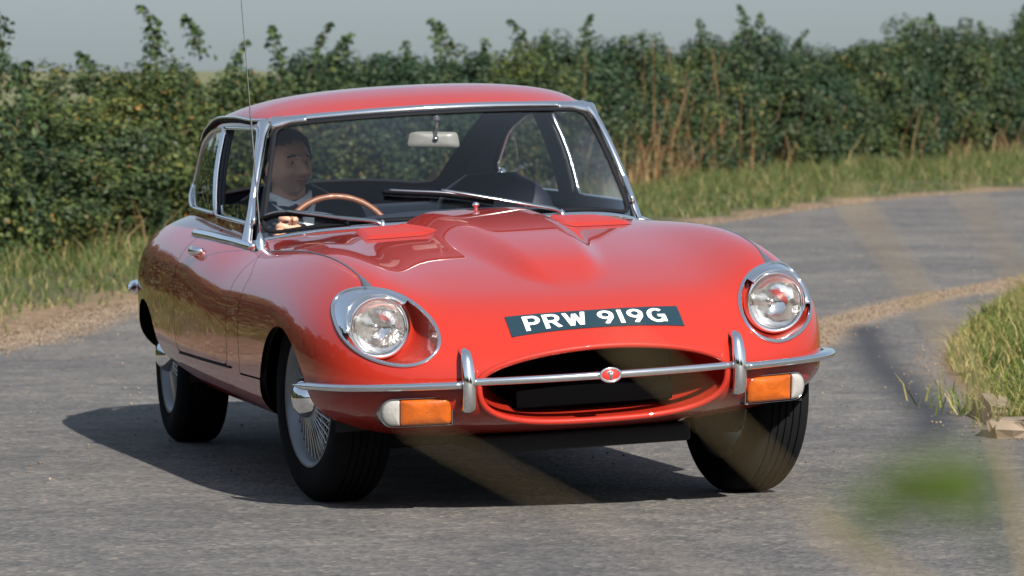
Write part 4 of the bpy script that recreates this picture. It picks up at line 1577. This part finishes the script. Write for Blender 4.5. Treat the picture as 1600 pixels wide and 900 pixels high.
def soil():
    m, n, l, p = new_mat("verge_soil")
    tc = n.new('ShaderNodeTexCoord')
    t = n.new('ShaderNodeTexNoise'); t.inputs['Scale'].default_value = 9; t.inputs['Detail'].default_value = 10; t.inputs['Roughness'].default_value = .8
    l.new(tc.outputs['Object'], t.inputs['Vector'])
    r1 = ramp(n, [(.3, (.085, .055, .035)), (.5, (.20, .13, .075)), (.62, (.30, .20, .12)), (.75, (.46, .34, .22))])
    r2 = ramp(n, [(.3, (.035, .045, .015)), (.6, (.075, .075, .03)), (.8, (.15, .125, .06))])
    l.new(t.outputs['Fac'], r1.inputs[0]); l.new(t.outputs['Fac'], r2.inputs[0])
    a = n.new('ShaderNodeAttribute'); a.attribute_name = 'dirt'
    x = n.new('ShaderNodeMix'); x.data_type = 'RGBA'
    l.new(a.outputs['Fac'], x.inputs[0]); l.new(r2.outputs[0], x.inputs[6]); l.new(r1.outputs[0], x.inputs[7])
    l.new(x.outputs[2], p.inputs['Base Color'])
    p.inputs['Roughness'].default_value = .95
    b = n.new('ShaderNodeBump'); b.inputs['Strength'].default_value = .8; b.inputs['Distance'].default_value = .03
    l.new(t.outputs['Fac'], b.inputs['Height']); l.new(b.outputs[0], p.inputs['Normal'])
    return m


def leafmat(name, stops, trans=.35, rough=.5, patch=0):
    m, n, l, p = new_mat(name)
    g = n.new('ShaderNodeNewGeometry')
    r = ramp(n, stops)
    l.new(g.outputs['Random Per Island'], r.inputs[0])
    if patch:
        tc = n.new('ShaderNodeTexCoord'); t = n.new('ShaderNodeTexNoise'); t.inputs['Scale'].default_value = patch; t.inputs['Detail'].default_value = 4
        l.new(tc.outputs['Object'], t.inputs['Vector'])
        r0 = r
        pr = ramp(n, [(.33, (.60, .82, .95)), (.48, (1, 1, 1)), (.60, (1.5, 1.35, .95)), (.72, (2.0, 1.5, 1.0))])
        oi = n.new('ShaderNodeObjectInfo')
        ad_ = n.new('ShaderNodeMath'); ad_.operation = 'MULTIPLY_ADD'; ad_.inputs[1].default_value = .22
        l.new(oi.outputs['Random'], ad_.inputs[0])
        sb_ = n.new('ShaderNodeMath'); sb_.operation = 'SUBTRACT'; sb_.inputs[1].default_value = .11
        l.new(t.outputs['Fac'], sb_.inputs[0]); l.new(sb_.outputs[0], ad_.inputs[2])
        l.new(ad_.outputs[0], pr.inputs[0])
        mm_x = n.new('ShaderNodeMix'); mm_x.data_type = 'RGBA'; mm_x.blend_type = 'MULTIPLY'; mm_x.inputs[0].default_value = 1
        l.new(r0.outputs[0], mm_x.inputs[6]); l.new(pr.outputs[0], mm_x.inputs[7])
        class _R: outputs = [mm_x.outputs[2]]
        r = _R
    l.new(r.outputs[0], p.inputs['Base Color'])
    p.inputs['Roughness'].default_value = rough
    p.inputs['Specular IOR Level'].default_value = .3
    td = n.new('ShaderNodeBsdfTranslucent')
    l.new(r.outputs[0], td.inputs[0])
    mx = n.new('ShaderNodeMixShader'); mx.inputs[0].default_value = trans
    l.new(p.outputs[0], mx.inputs[1]); l.new(td.outputs[0], mx.inputs[2])
    l.new(mx.outputs[0], n['Material Output'].inputs['Surface'])
    return m


ROADM, SOIL = asphalt(), soil()
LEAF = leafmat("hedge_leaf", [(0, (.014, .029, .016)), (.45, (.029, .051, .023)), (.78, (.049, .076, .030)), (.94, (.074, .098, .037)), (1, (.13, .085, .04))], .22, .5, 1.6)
SHOOTLEAF = leafmat("shoot_leaf", [(0, (.022, .048, .020)), (.6, (.050, .088, .030)), (1, (.095, .14, .045))], .4)
GRASSM = leafmat("grass_blade", [(0, (.050, .085, .018)), (.40, (.10, .145, .030)), (.66, (.18, .19, .045)), (.80, (.32, .27, .10)), (1, (.44, .35, .16))], .35, .6)
VERGEM = leafmat("verge_blade", [(0, (.050, .080, .022)), (.5, (.085, .118, .032)), (.80, (.13, .145, .05)), (.91, (.24, .19, .085)), (1, (.33, .25, .13))], .35, .6)
DRYM = leafmat("dead_grass", [(0, (.13, .075, .04)), (.5, (.24, .16, .075)), (1, (.36, .27, .14))], .25, .7)
STRAWM = leafmat("dry_straw", [(0, (.36, .26, .14)), (.5, (.42, .32, .18)), (1, (.48, .38, .23))], .25, .6)
BARK = simple("hedge_bark", (.10, .075, .05), rough=.9, noise=.3, nscale=20)

# ---- ground, road, verge
gx = np.r_[np.linspace(-1500, -70, 14), np.linspace(-60, 60, 61), np.linspace(70, 1500, 14)]
gy = np.r_[np.linspace(-300, -50, 6), np.linspace(-44, 80, 63), np.linspace(100, 2600, 26)]
FIELD = simple("field_grass", (.11, .115, .045), rough=.95, noise=.3, nscale=.4)
sheet("ground", gx, gy, -.05, FIELD)


def dust_f(x, y):
    band = np.exp(-(polydist(x, y, np.array([(3.3, 8.3), (3.97, 9.99), (4.71, 11.38), (5.41, 12.58), (6.06, 13.52), (6.9, 14.75), (9.5, 18.6), (16, 25)])) / .18) ** 2)
    edge = np.exp(-(np.maximum(polydist(x, y, EDGE) + .1, 0) / (.25 + .12 * (1 - sstep(13, 17, y)))) ** 2) * 1.1
    isl = np.exp(-(np.maximum(sdpoly(x, y, ISLE), 0) / .18) ** 2) * .35
    return np.clip(.12 + band * .95 + edge + isl, 0, 1)


def rubber_f(x, y):
    p = polydist(x, y, smooth_path([(4.25, 10.3), (4.08, 9.64), (3.31, 7.02), (2.68, 4.64), (2.1, 2.6), (1.1, .3), (-.6, -2.6)], 40))
    return np.exp(-(p / .10) ** 2) * sstep(.5, 3.0, y) * (1 - sstep(9.6, 10.3, y))


rx = np.r_[np.linspace(-26, 0, 90)[:-1], np.linspace(0, 7.5, 95)[:-1], np.linspace(7.5, 40, 120)]
ry_ = np.r_[np.linspace(-30, 0, 100)[:-1], np.linspace(0, 16, 170)[:-1], np.linspace(16, 46, 110)]
sheet("road", rx, ry_, 0.0, ROADM, g=lambda x, y, z: np.minimum(polydist(x, y, EDGE), -polydist(x, y, NEAR)), attr={'dust': dust_f, 'rubber': rubber_f})
g_v = lambda x, y, z: np.minimum(-polydist(x, y, EDGE) + .12, 14 + polydist(x, y, EDGE))
sheet("verge", np.linspace(-36, 44, 300), np.linspace(-42, 58, 360), .004, SOIL, g=g_v, attr={'dirt': lambda x, y: 1 - sstep(.04 + .2 * (1 - sstep(13, 17, y)), .35 + .7 * (1 - sstep(13, 17, y)), -polydist(x, y, EDGE) + .2 * np.sin(x * 3.1 + y * 2.3))})
vg = bpy.data.objects["verge"].data
co = np.array([v.co[:] for v in vg.vertices])
dd = -polydist(co[:, 0], co[:, 1], EDGE)
co[:, 2] += -.03 * (1 - sstep(-.12, .10, dd)) + .05 * sstep(.1, 1.6, dd) + .012 * np.sin(co[:, 0] * 5.3 + co[:, 1] * 2.1) * sstep(.05, .5, dd)
vg.vertices.foreach_set('co', co.astype(np.float32).ravel()); vg.update()
isl = sheet("grass_island", np.linspace(1.8, 22, 130), np.linspace(-8, 28, 230), .06, SOIL, g=lambda x, y, z: -sdpoly(x, y, ISLE) + .10, attr={'dirt': lambda x, y: 1 - sstep(.05, .3, -sdpoly(x, y, ISLE))})
me = isl.data
co = np.array([v.co[:] for v in me.vertices])
sd = -sdpoly(co[:, 0], co[:, 1], ISLE)
co[:, 2] += -.075 + .02 * sstep(-.1, .03, sd) + .16 * sstep(-.02, .9, sd)
me.vertices.foreach_set('co', co.astype(np.float32).ravel()); me.update()
near_sheet = sheet("near_verge", np.linspace(-20, 18, 100), np.linspace(-40, -9.5, 90), .01, SOIL, g=lambda x, y, z: polydist(x, y, NEAR) + .02, attr={'dirt': lambda x, y: 0 * x + .2})


def blades(name, P, h, w, lean, mat, up_bias=.0):
    """grass blades at points P"""
    n = len(P)
    a = rng.uniform(0, 2 * math.pi, n)
    d = np.stack([np.cos(a), np.sin(a), 0 * a], 1)                  # width direction
    la = rng.uniform(0, 2 * math.pi, n)
    ld = np.stack([np.cos(la), np.sin(la), 0 * la], 1) * (lean * h * rng.uniform(.2, 1, n))[:, None]
    z = np.array([0, 0, 1.0])
    hh = h[:, None]
    ww = (w * rng.uniform(.6, 1.3, n))[:, None]
    v0, v1 = P - d * ww, P + d * ww
    m = P + ld * .30 + z * hh * .55
    v2, v3 = m + d * ww * .8, m - d * ww * .8
    t = P + ld + z * hh * np.sqrt(np.clip(1 - (np.linalg.norm(ld, axis=1, keepdims=True) / hh) ** 2 * .5, .2, 1))
    v4, v5 = t + d * ww * .12, t - d * ww * .12
    V = np.stack([v0, v1, v2, v3, v4, v5], 1).reshape(-1, 3)
    b = (np.arange(n) * 6)[:, None]
    F = np.concatenate([b + [0, 1, 2, 3], b + [3, 2, 4, 5]], 1).reshape(-1, 4)
    return fastmesh(name, V, F, mat)


def tufty(n, sampler, density):
    out = []
    while sum(len(o) for o in out) < n:
        p = sampler(n)
        k = density(p[:, 0], p[:, 1])
        out.append(p[rng.uniform(0, 1, len(p)) < k])
    return np.concatenate(out)[:n]


def vnoise(x, y, s, seed=0):
    return .5 + .25 * (np.sin(x * s + 1.3 * seed) * np.cos(y * s * 1.17 - seed) + np.sin((x + y) * s * .61 + 2.1 * seed + 1.7 * np.sin(y * s * .43)))


# verge under the hedge, within view
path_c = HEDGE[(HEDGE[:, 1] > 8.5) & (HEDGE[:, 1] < 47.5)]
def verge_sample(n):
    x, y = rng.uniform(-5, 25, n), rng.uniform(8, 48, n)
    return np.stack([x, y], 1)
def verge_density(x, y):
    de = -polydist(x, y, EDGE[60:]); dh = polydist(x, y, HEDGE[120:])
    ok = (de > .1) & (dh > -.8)
    f = sstep(.06, .6 + .1 * (1 - sstep(13, 17, y)), de + .5 * (vnoise(x, y, 2.2, 1) - .5))
    return np.where(ok, f * (.35 + .65 * vnoise(x, y, 1.7, 2)), 0)
p = tufty(100000, verge_sample, verge_density)
de = -polydist(p[:, 0], p[:, 1], EDGE[60:]); dh = polydist(p[:, 0], p[:, 1], HEDGE[120:])
h = rng.uniform(.08, .22, len(p)) * (.45 + .75 * sstep(.3, 2.6, de)) * (.6 + .8 * vnoise(p[:, 0], p[:, 1], 2.6, 3))
P3 = np.stack([p[:, 0], p[:, 1], gz(p[:, 0], p[:, 1])], 1)
gr = blades("verge_grass", P3, h, .0065, .75, VERGEM)
tag(gr, kind='stuff')
# dry stems and dead grass along the foot of the hedge
p = tufty(2600, verge_sample, lambda x, y: np.where((np.abs(polydist(x, y, HEDGE[120:]) - .55) < .45), np.clip(vnoise(x, y, 1.1, 5) * 2.2 - 1.25, 0, 1) + .02 + .55 * sstep(13.5, 15, x) * sstep(.35, .7, vnoise(x, y, .9, 7)) + .9 * np.exp(-((x - 8.2) / .8) ** 2), 0))
P3 = np.stack([p[:, 0], p[:, 1], gz(p[:, 0], p[:, 1])], 1)
dr = blades("dry_grass", P3, rng.uniform(.18, .55, len(p)) * (1 + .6 * np.exp(-((p[:, 0] - 8.2) / .8) ** 2)), .005, .7, DRYM)
tag(dr, kind='stuff')
# the grass island on the inside of the bend
def isle_sample(n):
    return np.stack([rng.uniform(2, 9, n), rng.uniform(1.0, 18, n)], 1)
p = tufty(52000, isle_sample, lambda x, y: np.where(-sdpoly(x, y, ISLE) > .03, .3 + .7 * vnoise(x, y, 4.3, 4), 0) * np.where(x > 3 + .36 * y + 1.2, .35, 1))
sd = -sdpoly(p[:, 0], p[:, 1], ISLE)
h = rng.uniform(.07, .20, len(p)) * (.6 + .9 * sstep(0, .8, sd)) * (.55 + .9 * vnoise(p[:, 0], p[:, 1], 5, 6))
P3 = np.stack([p[:, 0], p[:, 1], gz(p[:, 0], p[:, 1]) + .16 * sstep(-.02, .9, sd)], 1)
ig = blades("island_grass", P3, h, .0036, 1.25, GRASSM)
tag(ig, kind='stuff')
pk = np.concatenate([np.stack([rng.normal(2.56, .09, 500), rng.normal(2.95, .30, 500)], 1), np.stack([rng.normal(2.44, .10, 400), rng.normal(2.20, .25, 400)], 1)])
P3 = np.stack([pk[:, 0], pk[:, 1], gz(pk[:, 0], pk[:, 1]) + .005], 1)
tag(blades("kerb_grass", P3, rng.uniform(.05, .15, len(pk)), .0034, 1.2, GRASSM), kind='stuff')
# loose grit on the road
pe = tufty(16000, lambda n: np.stack([rng.uniform(-3, 14, n), rng.uniform(1, 32, n)], 1), lambda x, y: np.where(polydist(x, y, EDGE) > 0, dust_f(x, y) ** 2 * (sdpoly(x, y, ISLE) > 0), 0) + np.where(np.abs(polydist(x, y, EDGE)) < .25 + .12 * (1 - sstep(13, 17, y)), .6, 0))
s = rng.uniform(.003, .008, len(pe)) * (1 + .15 * (polydist(pe[:, 0], pe[:, 1], EDGE) < .3))
ctr = np.stack([pe[:, 0], pe[:, 1], gz(pe[:, 0], pe[:, 1]) + s * .4], 1)
oc = np.array([(1, 0, 0), (0, 1, 0), (-1, 0, 0), (0, -1, 0), (0, 0, .8), (0, 0, -.8)])
V = (ctr[:, None] + oc[None] * (s[:, None, None] * rng.uniform(.6, 1.3, (len(pe), 6, 1)))).reshape(-1, 3)
b = (np.arange(len(pe)) * 6)[:, None]
tri = np.array([(0, 1, 4), (1, 2, 4), (2, 3, 4), (3, 0, 4), (1, 0, 5), (2, 1, 5), (3, 2, 5), (0, 3, 5)])
F = (b[:, None] + tri[None]).reshape(-1, 3)
grit = fastmesh("gravel", V, F, leafmat("grit_stone", [(0, (.09, .065, .05)), (.6, (.17, .125, .09)), (1, (.30, .24, .18))], 0.0, .9))
tag(grit, kind='stuff')

# ---- kerb stones at the tip of the island
KERB = simple("kerb_stone", (.19, .15, .11), rough=.9, noise=.25, nscale=14, bump=.8, bscale=60)


def stone(name, loc, size, rot, seed, label):
    bm = bmesh.new()
    bmesh.ops.create_cube(bm, size=1)
    bmesh.ops.bevel(bm, geom=bm.edges[:], offset=.14, segments=2, affect='EDGES')
    bmesh.ops.subdivide_edges(bm, edges=bm.edges[:], cuts=2, use_grid_fill=True)
    r = np.random.default_rng(seed)
    ph = r.uniform(0, 6, 9)
    for v in bm.verts:
        q = v.co.copy()
        k = .10 * math.sin(q.x * 7 + ph[0]) * math.cos(q.y * 9 + ph[1]) + .08 * math.sin(q.z * 8 + ph[2] + q.x * 5) + .06 * math.sin(q.y * 17 + ph[3]) + r.normal(0, .025)
        v.co = Vector((q.x * size[0] * (1 + k), q.y * size[1] * (1 + k), q.z * size[2] * (1 + k * .8)))
    V = np.array([v.co[:] for v in bm.verts]); F = [tuple(v.index for v in f.verts) for f in bm.faces]
    bm.free()
    o = mk(name, V, F, KERB, None, False)
    o.location = loc
    o.rotation_euler = (r.uniform(-.06, .06), r.uniform(-.06, .06), rot)
    tag(o, label, "kerb stone", "kerb stones at the tip of the grass")
    return o


stone("kerb_stone", (2.46, 2.90, .012), (.13, .62, .12), math.radians(-14), 3, "upright pale kerb stone nearer the road at the tip of the grass")
stone("kerb_stone", (2.27, 2.12, .004), (.22, .46, .11), math.radians(-20), 8, "low broad kerb stone lying against the grass at the frame edge")


# ---- hedge: a row of shrubs
def leaves(C, N, size, tint=None):
    """folded four-cornered leaves: centres C, preferred normals N"""
    n = len(C)
    nn = N + rng.normal(0, .55, (n, 3)); nn /= np.linalg.norm(nn, axis=1, keepdims=True)
    a = rng.normal(0, 1, (n, 3)); a -= (a * nn).sum(1, keepdims=True) * nn; a /= np.linalg.norm(a, axis=1, keepdims=True)
    b = np.cross(nn, a)
    L = (size * rng.uniform(.65, 1.35, n))[:, None]
    w = L * rng.uniform(.30, .42, n)[:, None]
    V = np.stack([C - a * L * .5, C + b * w + nn * w * .35, C + a * L * .55, C - b * w + nn * w * .35], 1).reshape(-1, 3)
    i = (np.arange(n) * 4)[:, None]
    F = np.concatenate([i + [0, 1, 2], i + [0, 2, 3]], 1).reshape(-1, 3)
    return V, F


def shrub_foliage(name, seed, H, length=3.3, depth=.75, nclump=300, per=160, leaf=.043):
    r = np.random.default_rng(seed)
    C, N = [], []
    for k in range(nclump):
        x = r.uniform(-length / 2, length / 2)
        z = H * (r.uniform(0.02, 1) ** .8)
        topz = H * (1 + .13 * math.sin(x * 2.1 + seed * 1.7) + .09 * math.sin(x * 5.1 + 2 * seed))
        z = min(z, topz)
        dmax = depth * (1 - .55 * max(0, (z / topz - .55) / .45) ** 2) * (1 - .12 * max(0, .25 - z / topz) / .25)
        side = r.choice([-1, 1])
        y = side * dmax * (1 - abs(r.normal(0, .30))) + .07 * math.sin(x * 4 + z * 5 + seed)
        if r.uniform() < .22:
            y = r.uniform(-dmax, dmax) * .8; z = topz * (r.uniform(.86, 1.02) if r.uniform() < .72 else r.uniform(1.0, 1.06))
        rad = r.uniform(.10, .30)
        m = int(per * (rad / .17) ** 1.6 * r.uniform(.6, 1.3))
        d = r.normal(0, 1, (m, 3)); d /= np.linalg.norm(d, axis=1, keepdims=True)
        q = d * rad * (r.uniform(.25, 1, (m, 1)) ** .5) * np.array([1.15, .9, .85])
        C.append(np.array([x, y, z]) + q)
        N.append(d * .7 + np.array([0, side * .5, .55]))
    C, N = np.concatenate(C), np.concatenate(N)
    C[:, 2] = np.maximum(C[:, 2], .03)
    V, F = leaves(C, N, leaf)
    return V, F


def shrub_stems(seed, H):
    r = np.random.default_rng(seed + 50)
    out = []
    for k in range(16):
        x = r.uniform(-1.4, 1.4); y = r.uniform(-.4, .4)
        p = [(x, y, -.05)]
        for j in range(4):
            x += r.normal(0, .16); y += r.normal(0, .12) - .06
            p.append((x, y, H * (j + 1) / 4 * r.uniform(.85, 1.0)))
        out.append(tube(smooth_path(p, 12), .013, 5, scale=[1.3 - 1.0 * i / 11 for i in range(12)]))
    return join(*out)


def shoot_mesh(seed, Hs):
    """an upright shoot standing out of the hedge top: stem and leaves"""
    r = np.random.default_rng(seed + 90)
    bend = r.normal(0, .10, 2)
    zs = np.linspace(0, Hs, 14)
    S = np.stack([bend[0] * (zs / Hs) ** 2 + .02 * np.sin(zs * 9 + seed), bend[1] * (zs / Hs) ** 2, zs], 1)
    stem = tube(S, .006, 5, scale=[1.1 - .7 * i / 13 for i in range(14)])
    C, N = [], []
    for i, s0 in enumerate(np.linspace(.05, 1.0, int(14 + 22 * Hs))):
        c = np.array([np.interp(s0 * Hs, zs, S[:, q]) for q in range(3)])
        spread = .15 * (1.05 - s0) + .03
        for q in range(4):
            o = r.normal(0, 1, 3); o /= np.linalg.norm(o); o[2] = abs(o[2]) * .5
            C.append(c + o * spread * r.uniform(.3, 1)); N.append(o + np.array([0, -.2, .6]))
    V, F = leaves(np.array(C), np.array(N), .058)
    return stem, (V, F)


VAR = []
for k in range(5):
    fo = fastmesh("foliage", *shrub_foliage("foliage", k + 1, 1.5), LEAF)
    sm = mk("stem", *shrub_stems(k, 1.35), BARK)
    VAR.append((fo.data, sm.data))
    bpy.data.objects.remove(fo); bpy.data.objects.remove(sm)
SHV = []
for k in range(5):
    st_, lv = shoot_mesh(k, [.34, .48, .62, .40, .55][k])
    so = mk("stem", *st_, BARK); lo = fastmesh("leaves", *lv, SHOOTLEAF)
    SHV.append((so.data, lo.data))
    bpy.data.objects.remove(so); bpy.data.objects.remove(lo)

seg = np.r_[0, np.cumsum(np.linalg.norm(np.diff(HEDGE, axis=0), axis=1))]
def hpos(s):
    p = np.array([np.interp(s, seg, HEDGE[:, 0]), np.interp(s, seg, HEDGE[:, 1])])
    q = np.array([np.interp(s + .5, seg, HEDGE[:, 0]), np.interp(s + .5, seg, HEDGE[:, 1])])
    return p, math.atan2(q[1] - p[1], q[0] - p[0])


def pix_x(p):
    v = np.array([p[0], p[1], gz(p[0], p[1]) + 1.0]) - CAM
    return 800 + 7000 * (Rr @ v) / (Rf @ v)


SHRUB_LABELS = ["hedge shrub cut by the left edge of the photo, lowest of the row", "hedge shrub left of the car carrying the tallest leafy shoots against the sky",
                "hedge shrub behind the car's thin aerial at the left end of the roof", "hedge shrub behind the left half of the red car roof", "hedge shrub behind the middle of the red car roof",
                "hedge shrub behind the right half of the red car roof", "hedge shrub behind the right end of the roof where the windscreen pillar meets it",
                "hedge shrub just right of the windscreen with brown dead stems at its foot", "hedge shrub right of the car with a pair of slim upright shoots on top",
                "hedge shrub with an even top, above the blurred straw over the far road", "hedge shrub with one narrow dark shoot on top, left of the photo's right edge",
                "hedge shrub carrying the tall shoot at the upper right corner of the photo", "hedge shrub half outside the right edge of the photo"]
s = 0.0
vis = []
allsh = []
while s < seg[-1] - 2:
    p, a = hpos(s)
    px = pix_x(p) if (Rf @ (np.array([p[0], p[1], 0]) - CAM)) > 5 else -9999
    d = Rf @ (np.array([p[0], p[1], 0]) - CAM)
    infront = d > 25 and -130 < px < 1740
    allsh.append((s, p, a, px, d, infront))
    s += 2.55
nv_ = sum(1 for q in allsh if q[5])
rank = 0
SHRUBS = []
for k, (s, p, a, px, d, infront) in enumerate(allsh):
    if not infront and (px > 1700 or p[1] < -13):
        continue                                          # nothing sees these
    root = bpy.data.objects.new("hedge_shrub", None)
    COL.objects.link(root)
    root.location = (p[0], p[1], float(gz(p[0], p[1])) - .03)
    hs = np.interp(px, [-200, 0, 300, 700, 1300, 1600], [.54, .57, .74, .80, .88, .95]) * (1 + .07 * math.sin(k * 2.9 + 1)) if infront else 1.0
    root.rotation_euler = (0, 0, a + (math.pi if k % 2 else 0))
    root.scale = (1.0, 1.0, hs)
    fd, sd_ = VAR[(k * 3 + 1) % 5]
    f = bpy.data.objects.new("foliage", fd); COL.objects.link(f); f.parent = root
    t = bpy.data.objects.new("stem", sd_); COL.objects.link(t); t.parent = root
    if infront:
        lab = SHRUB_LABELS[min(rank, len(SHRUB_LABELS) - 1)] if nv_ <= len(SHRUB_LABELS) else None
        root['label'] = lab or "hedge shrub in the roadside row, counted along from the left"
        rank += 1
    else:
        root['label'] = "leafy hedge shrub beside the road outside the view"
    root['category'] = "hedge shrub"
    root['group'] = "shrubs of the roadside hedge"
    SHRUBS.append((root, px, d, infront))
print("VISIBLE SHRUBS", nv_, [(round(q[3]), round(q[4])) for q in allsh if q[5]])
# shoots standing above the hedge, placed along its line
def shoot_at(px_t, top_px, var):
    best = min((abs(pix_x(hpos(s)[0]) - px_t), s) for s in np.linspace(10, seg[-1] - 2, 1500) if Rf @ (np.array([*hpos(s)[0], 0]) - CAM) > 25)
    p, a = hpos(best[1])
    root = min((r for r in SHRUBS if r[3]), key=lambda r: (r[0].location.x - p[0]) ** 2 + (r[0].location.y - p[1]) ** 2)[0]
    g = float(gz(p[0], p[1])); d = Rf @ (np.array([p[0], p[1], g]) - CAM)
    # world height that the photograph shows for its tip
    zt = CAM[2] - (top_px - 206.0) * d / 7000.0
    so, lo = SHV[var]
    Hs = [.34, .48, .62, .40, .55][var]
    st = bpy.data.objects.new("shoot", so); COL.objects.link(st)
    lv = bpy.data.objects.new("leaves", lo); COL.objects.link(lv); lv.parent = st
    st.parent = root
    root_m = Matrix.LocRotScale(root.location, root.rotation_euler, root.scale)
    st.matrix_local = root_m.inverted() @ (Matrix.Translation((p[0], p[1], zt - Hs)) @ Matrix.Rotation(var * 1.3 + px_t, 4, 'Z'))


for i, (x, t) in enumerate([(20, 100), (60, 88), (160, 85), (245, 14), (232, 50), (312, 30), (345, 70), (440, 45), (478, 42), (515, 58), (640, 70), (695, 36), (706, 40), (750, 66), (816, 38), (850, 62), (905, 30), 
                            (965, 64), (1010, 62), (1102, 38), (1130, 62), (1172, 16), (1180, 30), (1225, 56), (1466, 30), (1400, 50), (1540, 44), (1590, 14)]):
    shoot_at(x, t, (i * 2 + (x % 3)) % 5)

# ---- dead bramble and dock stems along the foot of the hedge
dead = []
for k in range(150):
    if k < 60:
        sx = rng.normal(.0, .45); p0, a = hpos(np.interp(8.4 + sx * 1.2, HEDGE[:, 0], seg))
    else:
        p0, a = hpos(np.interp(rng.uniform(5, 22), HEDGE[:, 0], seg))
    nx, ny = math.sin(a), -math.cos(a)                   # towards the road
    off = rng.uniform(.55, .95)
    x, y = p0[0] + nx * off, p0[1] + ny * off
    z = float(gz(x, y))
    H = rng.uniform(.35, .75) * (1.5 if k < 25 else 1)
    lx, ly = rng.normal(0, .10, 2)
    P = smooth_path([(x, y, z - .02), (x + lx * .3, y + ly * .3, z + H * .55), (x + lx, y + ly, z + H), (x + lx * 1.7, y + ly * 1.7, z + H * rng.uniform(1.15, 1.4))], 9)
    dead.append(tube(P, rng.uniform(.004, .008), 4, scale=[1.2 - .1 * i for i in range(9)]))
dd_ = mk("dead_stems", *join(*dead), leafmat("dead_stem", [(0, (.12, .06, .03)), (.5, (.22, .12, .06)), (1, (.32, .21, .11))], .1, .8))
tag(dd_, kind='stuff')

# ---- tall dry grass stems on the near verge, close to the camera
def pix_pt(px, py, d):
    v = Rf + Rr * (px - 800) / 7000 + Rd * (py - 450) / 7000
    return CAM + v * d


STALK_L = [("tall dry grass stem crossing low in front of the car's grille and bumper", [(640, 660), (760, 728), (900, 800), (1100, 905), (1320, 1040), (1500, 1500), (1560, 2600)], 1.60, .00036),
           ("thin dry grass stem blurred across the car's near front wheel", [(960, 520), (1060, 600), (1190, 720), (1320, 850), (1500, 1080), (1640, 1700), (1680, 2800)], 1.30, .0006),
           ("dry grass stem leaning over the far road right of the headlight", [(1322, 305), (1378, 380), (1440, 470), (1520, 600), (1580, 760), (1640, 1200), (1690, 2500)], 1.70, .0019),
           ("dry grass stem at the upper right over the road", [(1505, 290), (1545, 360), (1590, 440), (1660, 600), (1740, 1000), (1800, 2500)], 1.65, .0015),
           ("short dry grass stem low at the bottom right corner", [(1270, 822), (1340, 862), (1420, 905), (1520, 1000), (1610, 1500), (1640, 2700)], 1.50, .0013)]
for lab, pts, d, r0 in STALK_L:
    W = [pix_pt(x, y, d + .03 * i) for i, (x, y) in enumerate(pts)]
    last = W[-1]
    W.append(np.array([last[0] + .02, last[1] + .03, float(gz(last[0], last[1])) - .01]))
    path = smooth_path(W, 40)
    base_p = path[-1].copy()
    o = mk("grass_stem", *tube(path - base_p, r0, 6, scale=[.8 + .5 * i / 39 for i in range(40)]), STRAWM)
    o.location = base_p
    tag(o, lab, "grass stem", "dry stems in front of the camera")
# green sprig
WD = 1.12
tip = pix_pt(1430, 770, WD)
root = pix_pt(1590, 2500, WD + .05)
root[2] = float(gz(root[0], root[1])) - .01
path = smooth_path([root, pix_pt(1570, 1200, WD + .03), pix_pt(1530, 900, WD), tip], 30)
sp_ = mk("leafy_weed", *tube(path - root, .0009, 6), SHOOTLEAF)
sp_.location = root
tag(sp_, "green leafy weed blurred close to the camera at lower right", "weed")
GREEN = leafmat("weed_leaf", [(0, (.055, .095, .02)), (1, (.10, .15, .03))], .4)
for (x, y, L, w, ang_) in ((1425, 768, .026, .017, 8), (1480, 740, .022, .014, -20), (1440, 745, .018, .011, 15), (1350, 812, .022, .008, 35), (1515, 780, .018, .011, -35), (1460, 785, .020, .010, 4)):
    c = pix_pt(x, y, WD) - root
    ca, sa = math.cos(math.radians(ang_)), math.sin(math.radians(ang_))
    ax = Rr * ca + Rd * sa; bx = -Rr * sa * .8 + Rd * ca * .8 + Rf * .5
    pts = [(t, math.sin(math.pi * t) ** .8 * w / 2) for t in np.linspace(0, 1, 9)]
    rows = np.array([[c + ax * (t - .5) * L + bx * s_ * hw + Rf * .002 * abs(s_) for s_ in (-1, 0, 1)] for t, hw in pts])
    mk("leaf", *grid(rows), GREEN, sp_)


# ---- tall hedgerow on the other side of the road, behind the photographer (the paint and chrome mirror it)
for k in range(11):
    t = bpy.data.objects.new("hedgerow_tree", None); COL.objects.link(t)
    t.location = (-42 + k * 7.2 + 1.5 * math.sin(k * 2.1), -46 - 3 * math.sin(k * 1.3), 0)
    t.rotation_euler = (0, 0, k * 1.1)
    sc_ = 2.5 + .6 * math.sin(k * 1.7 + .5)
    t.scale = (sc_ * .95, sc_ * 1.6, sc_ * 1.25)
    fd, sd_ = VAR[(k * 2) % 5]
    f = bpy.data.objects.new("foliage", fd); COL.objects.link(f); f.parent = t
    tr_ = bpy.data.objects.new("trunk", sd_); COL.objects.link(tr_); tr_.parent = t
    tag(t, "hedgerow tree across the road behind the camera, outside the view", "tree", "trees of the hedgerow across the road")
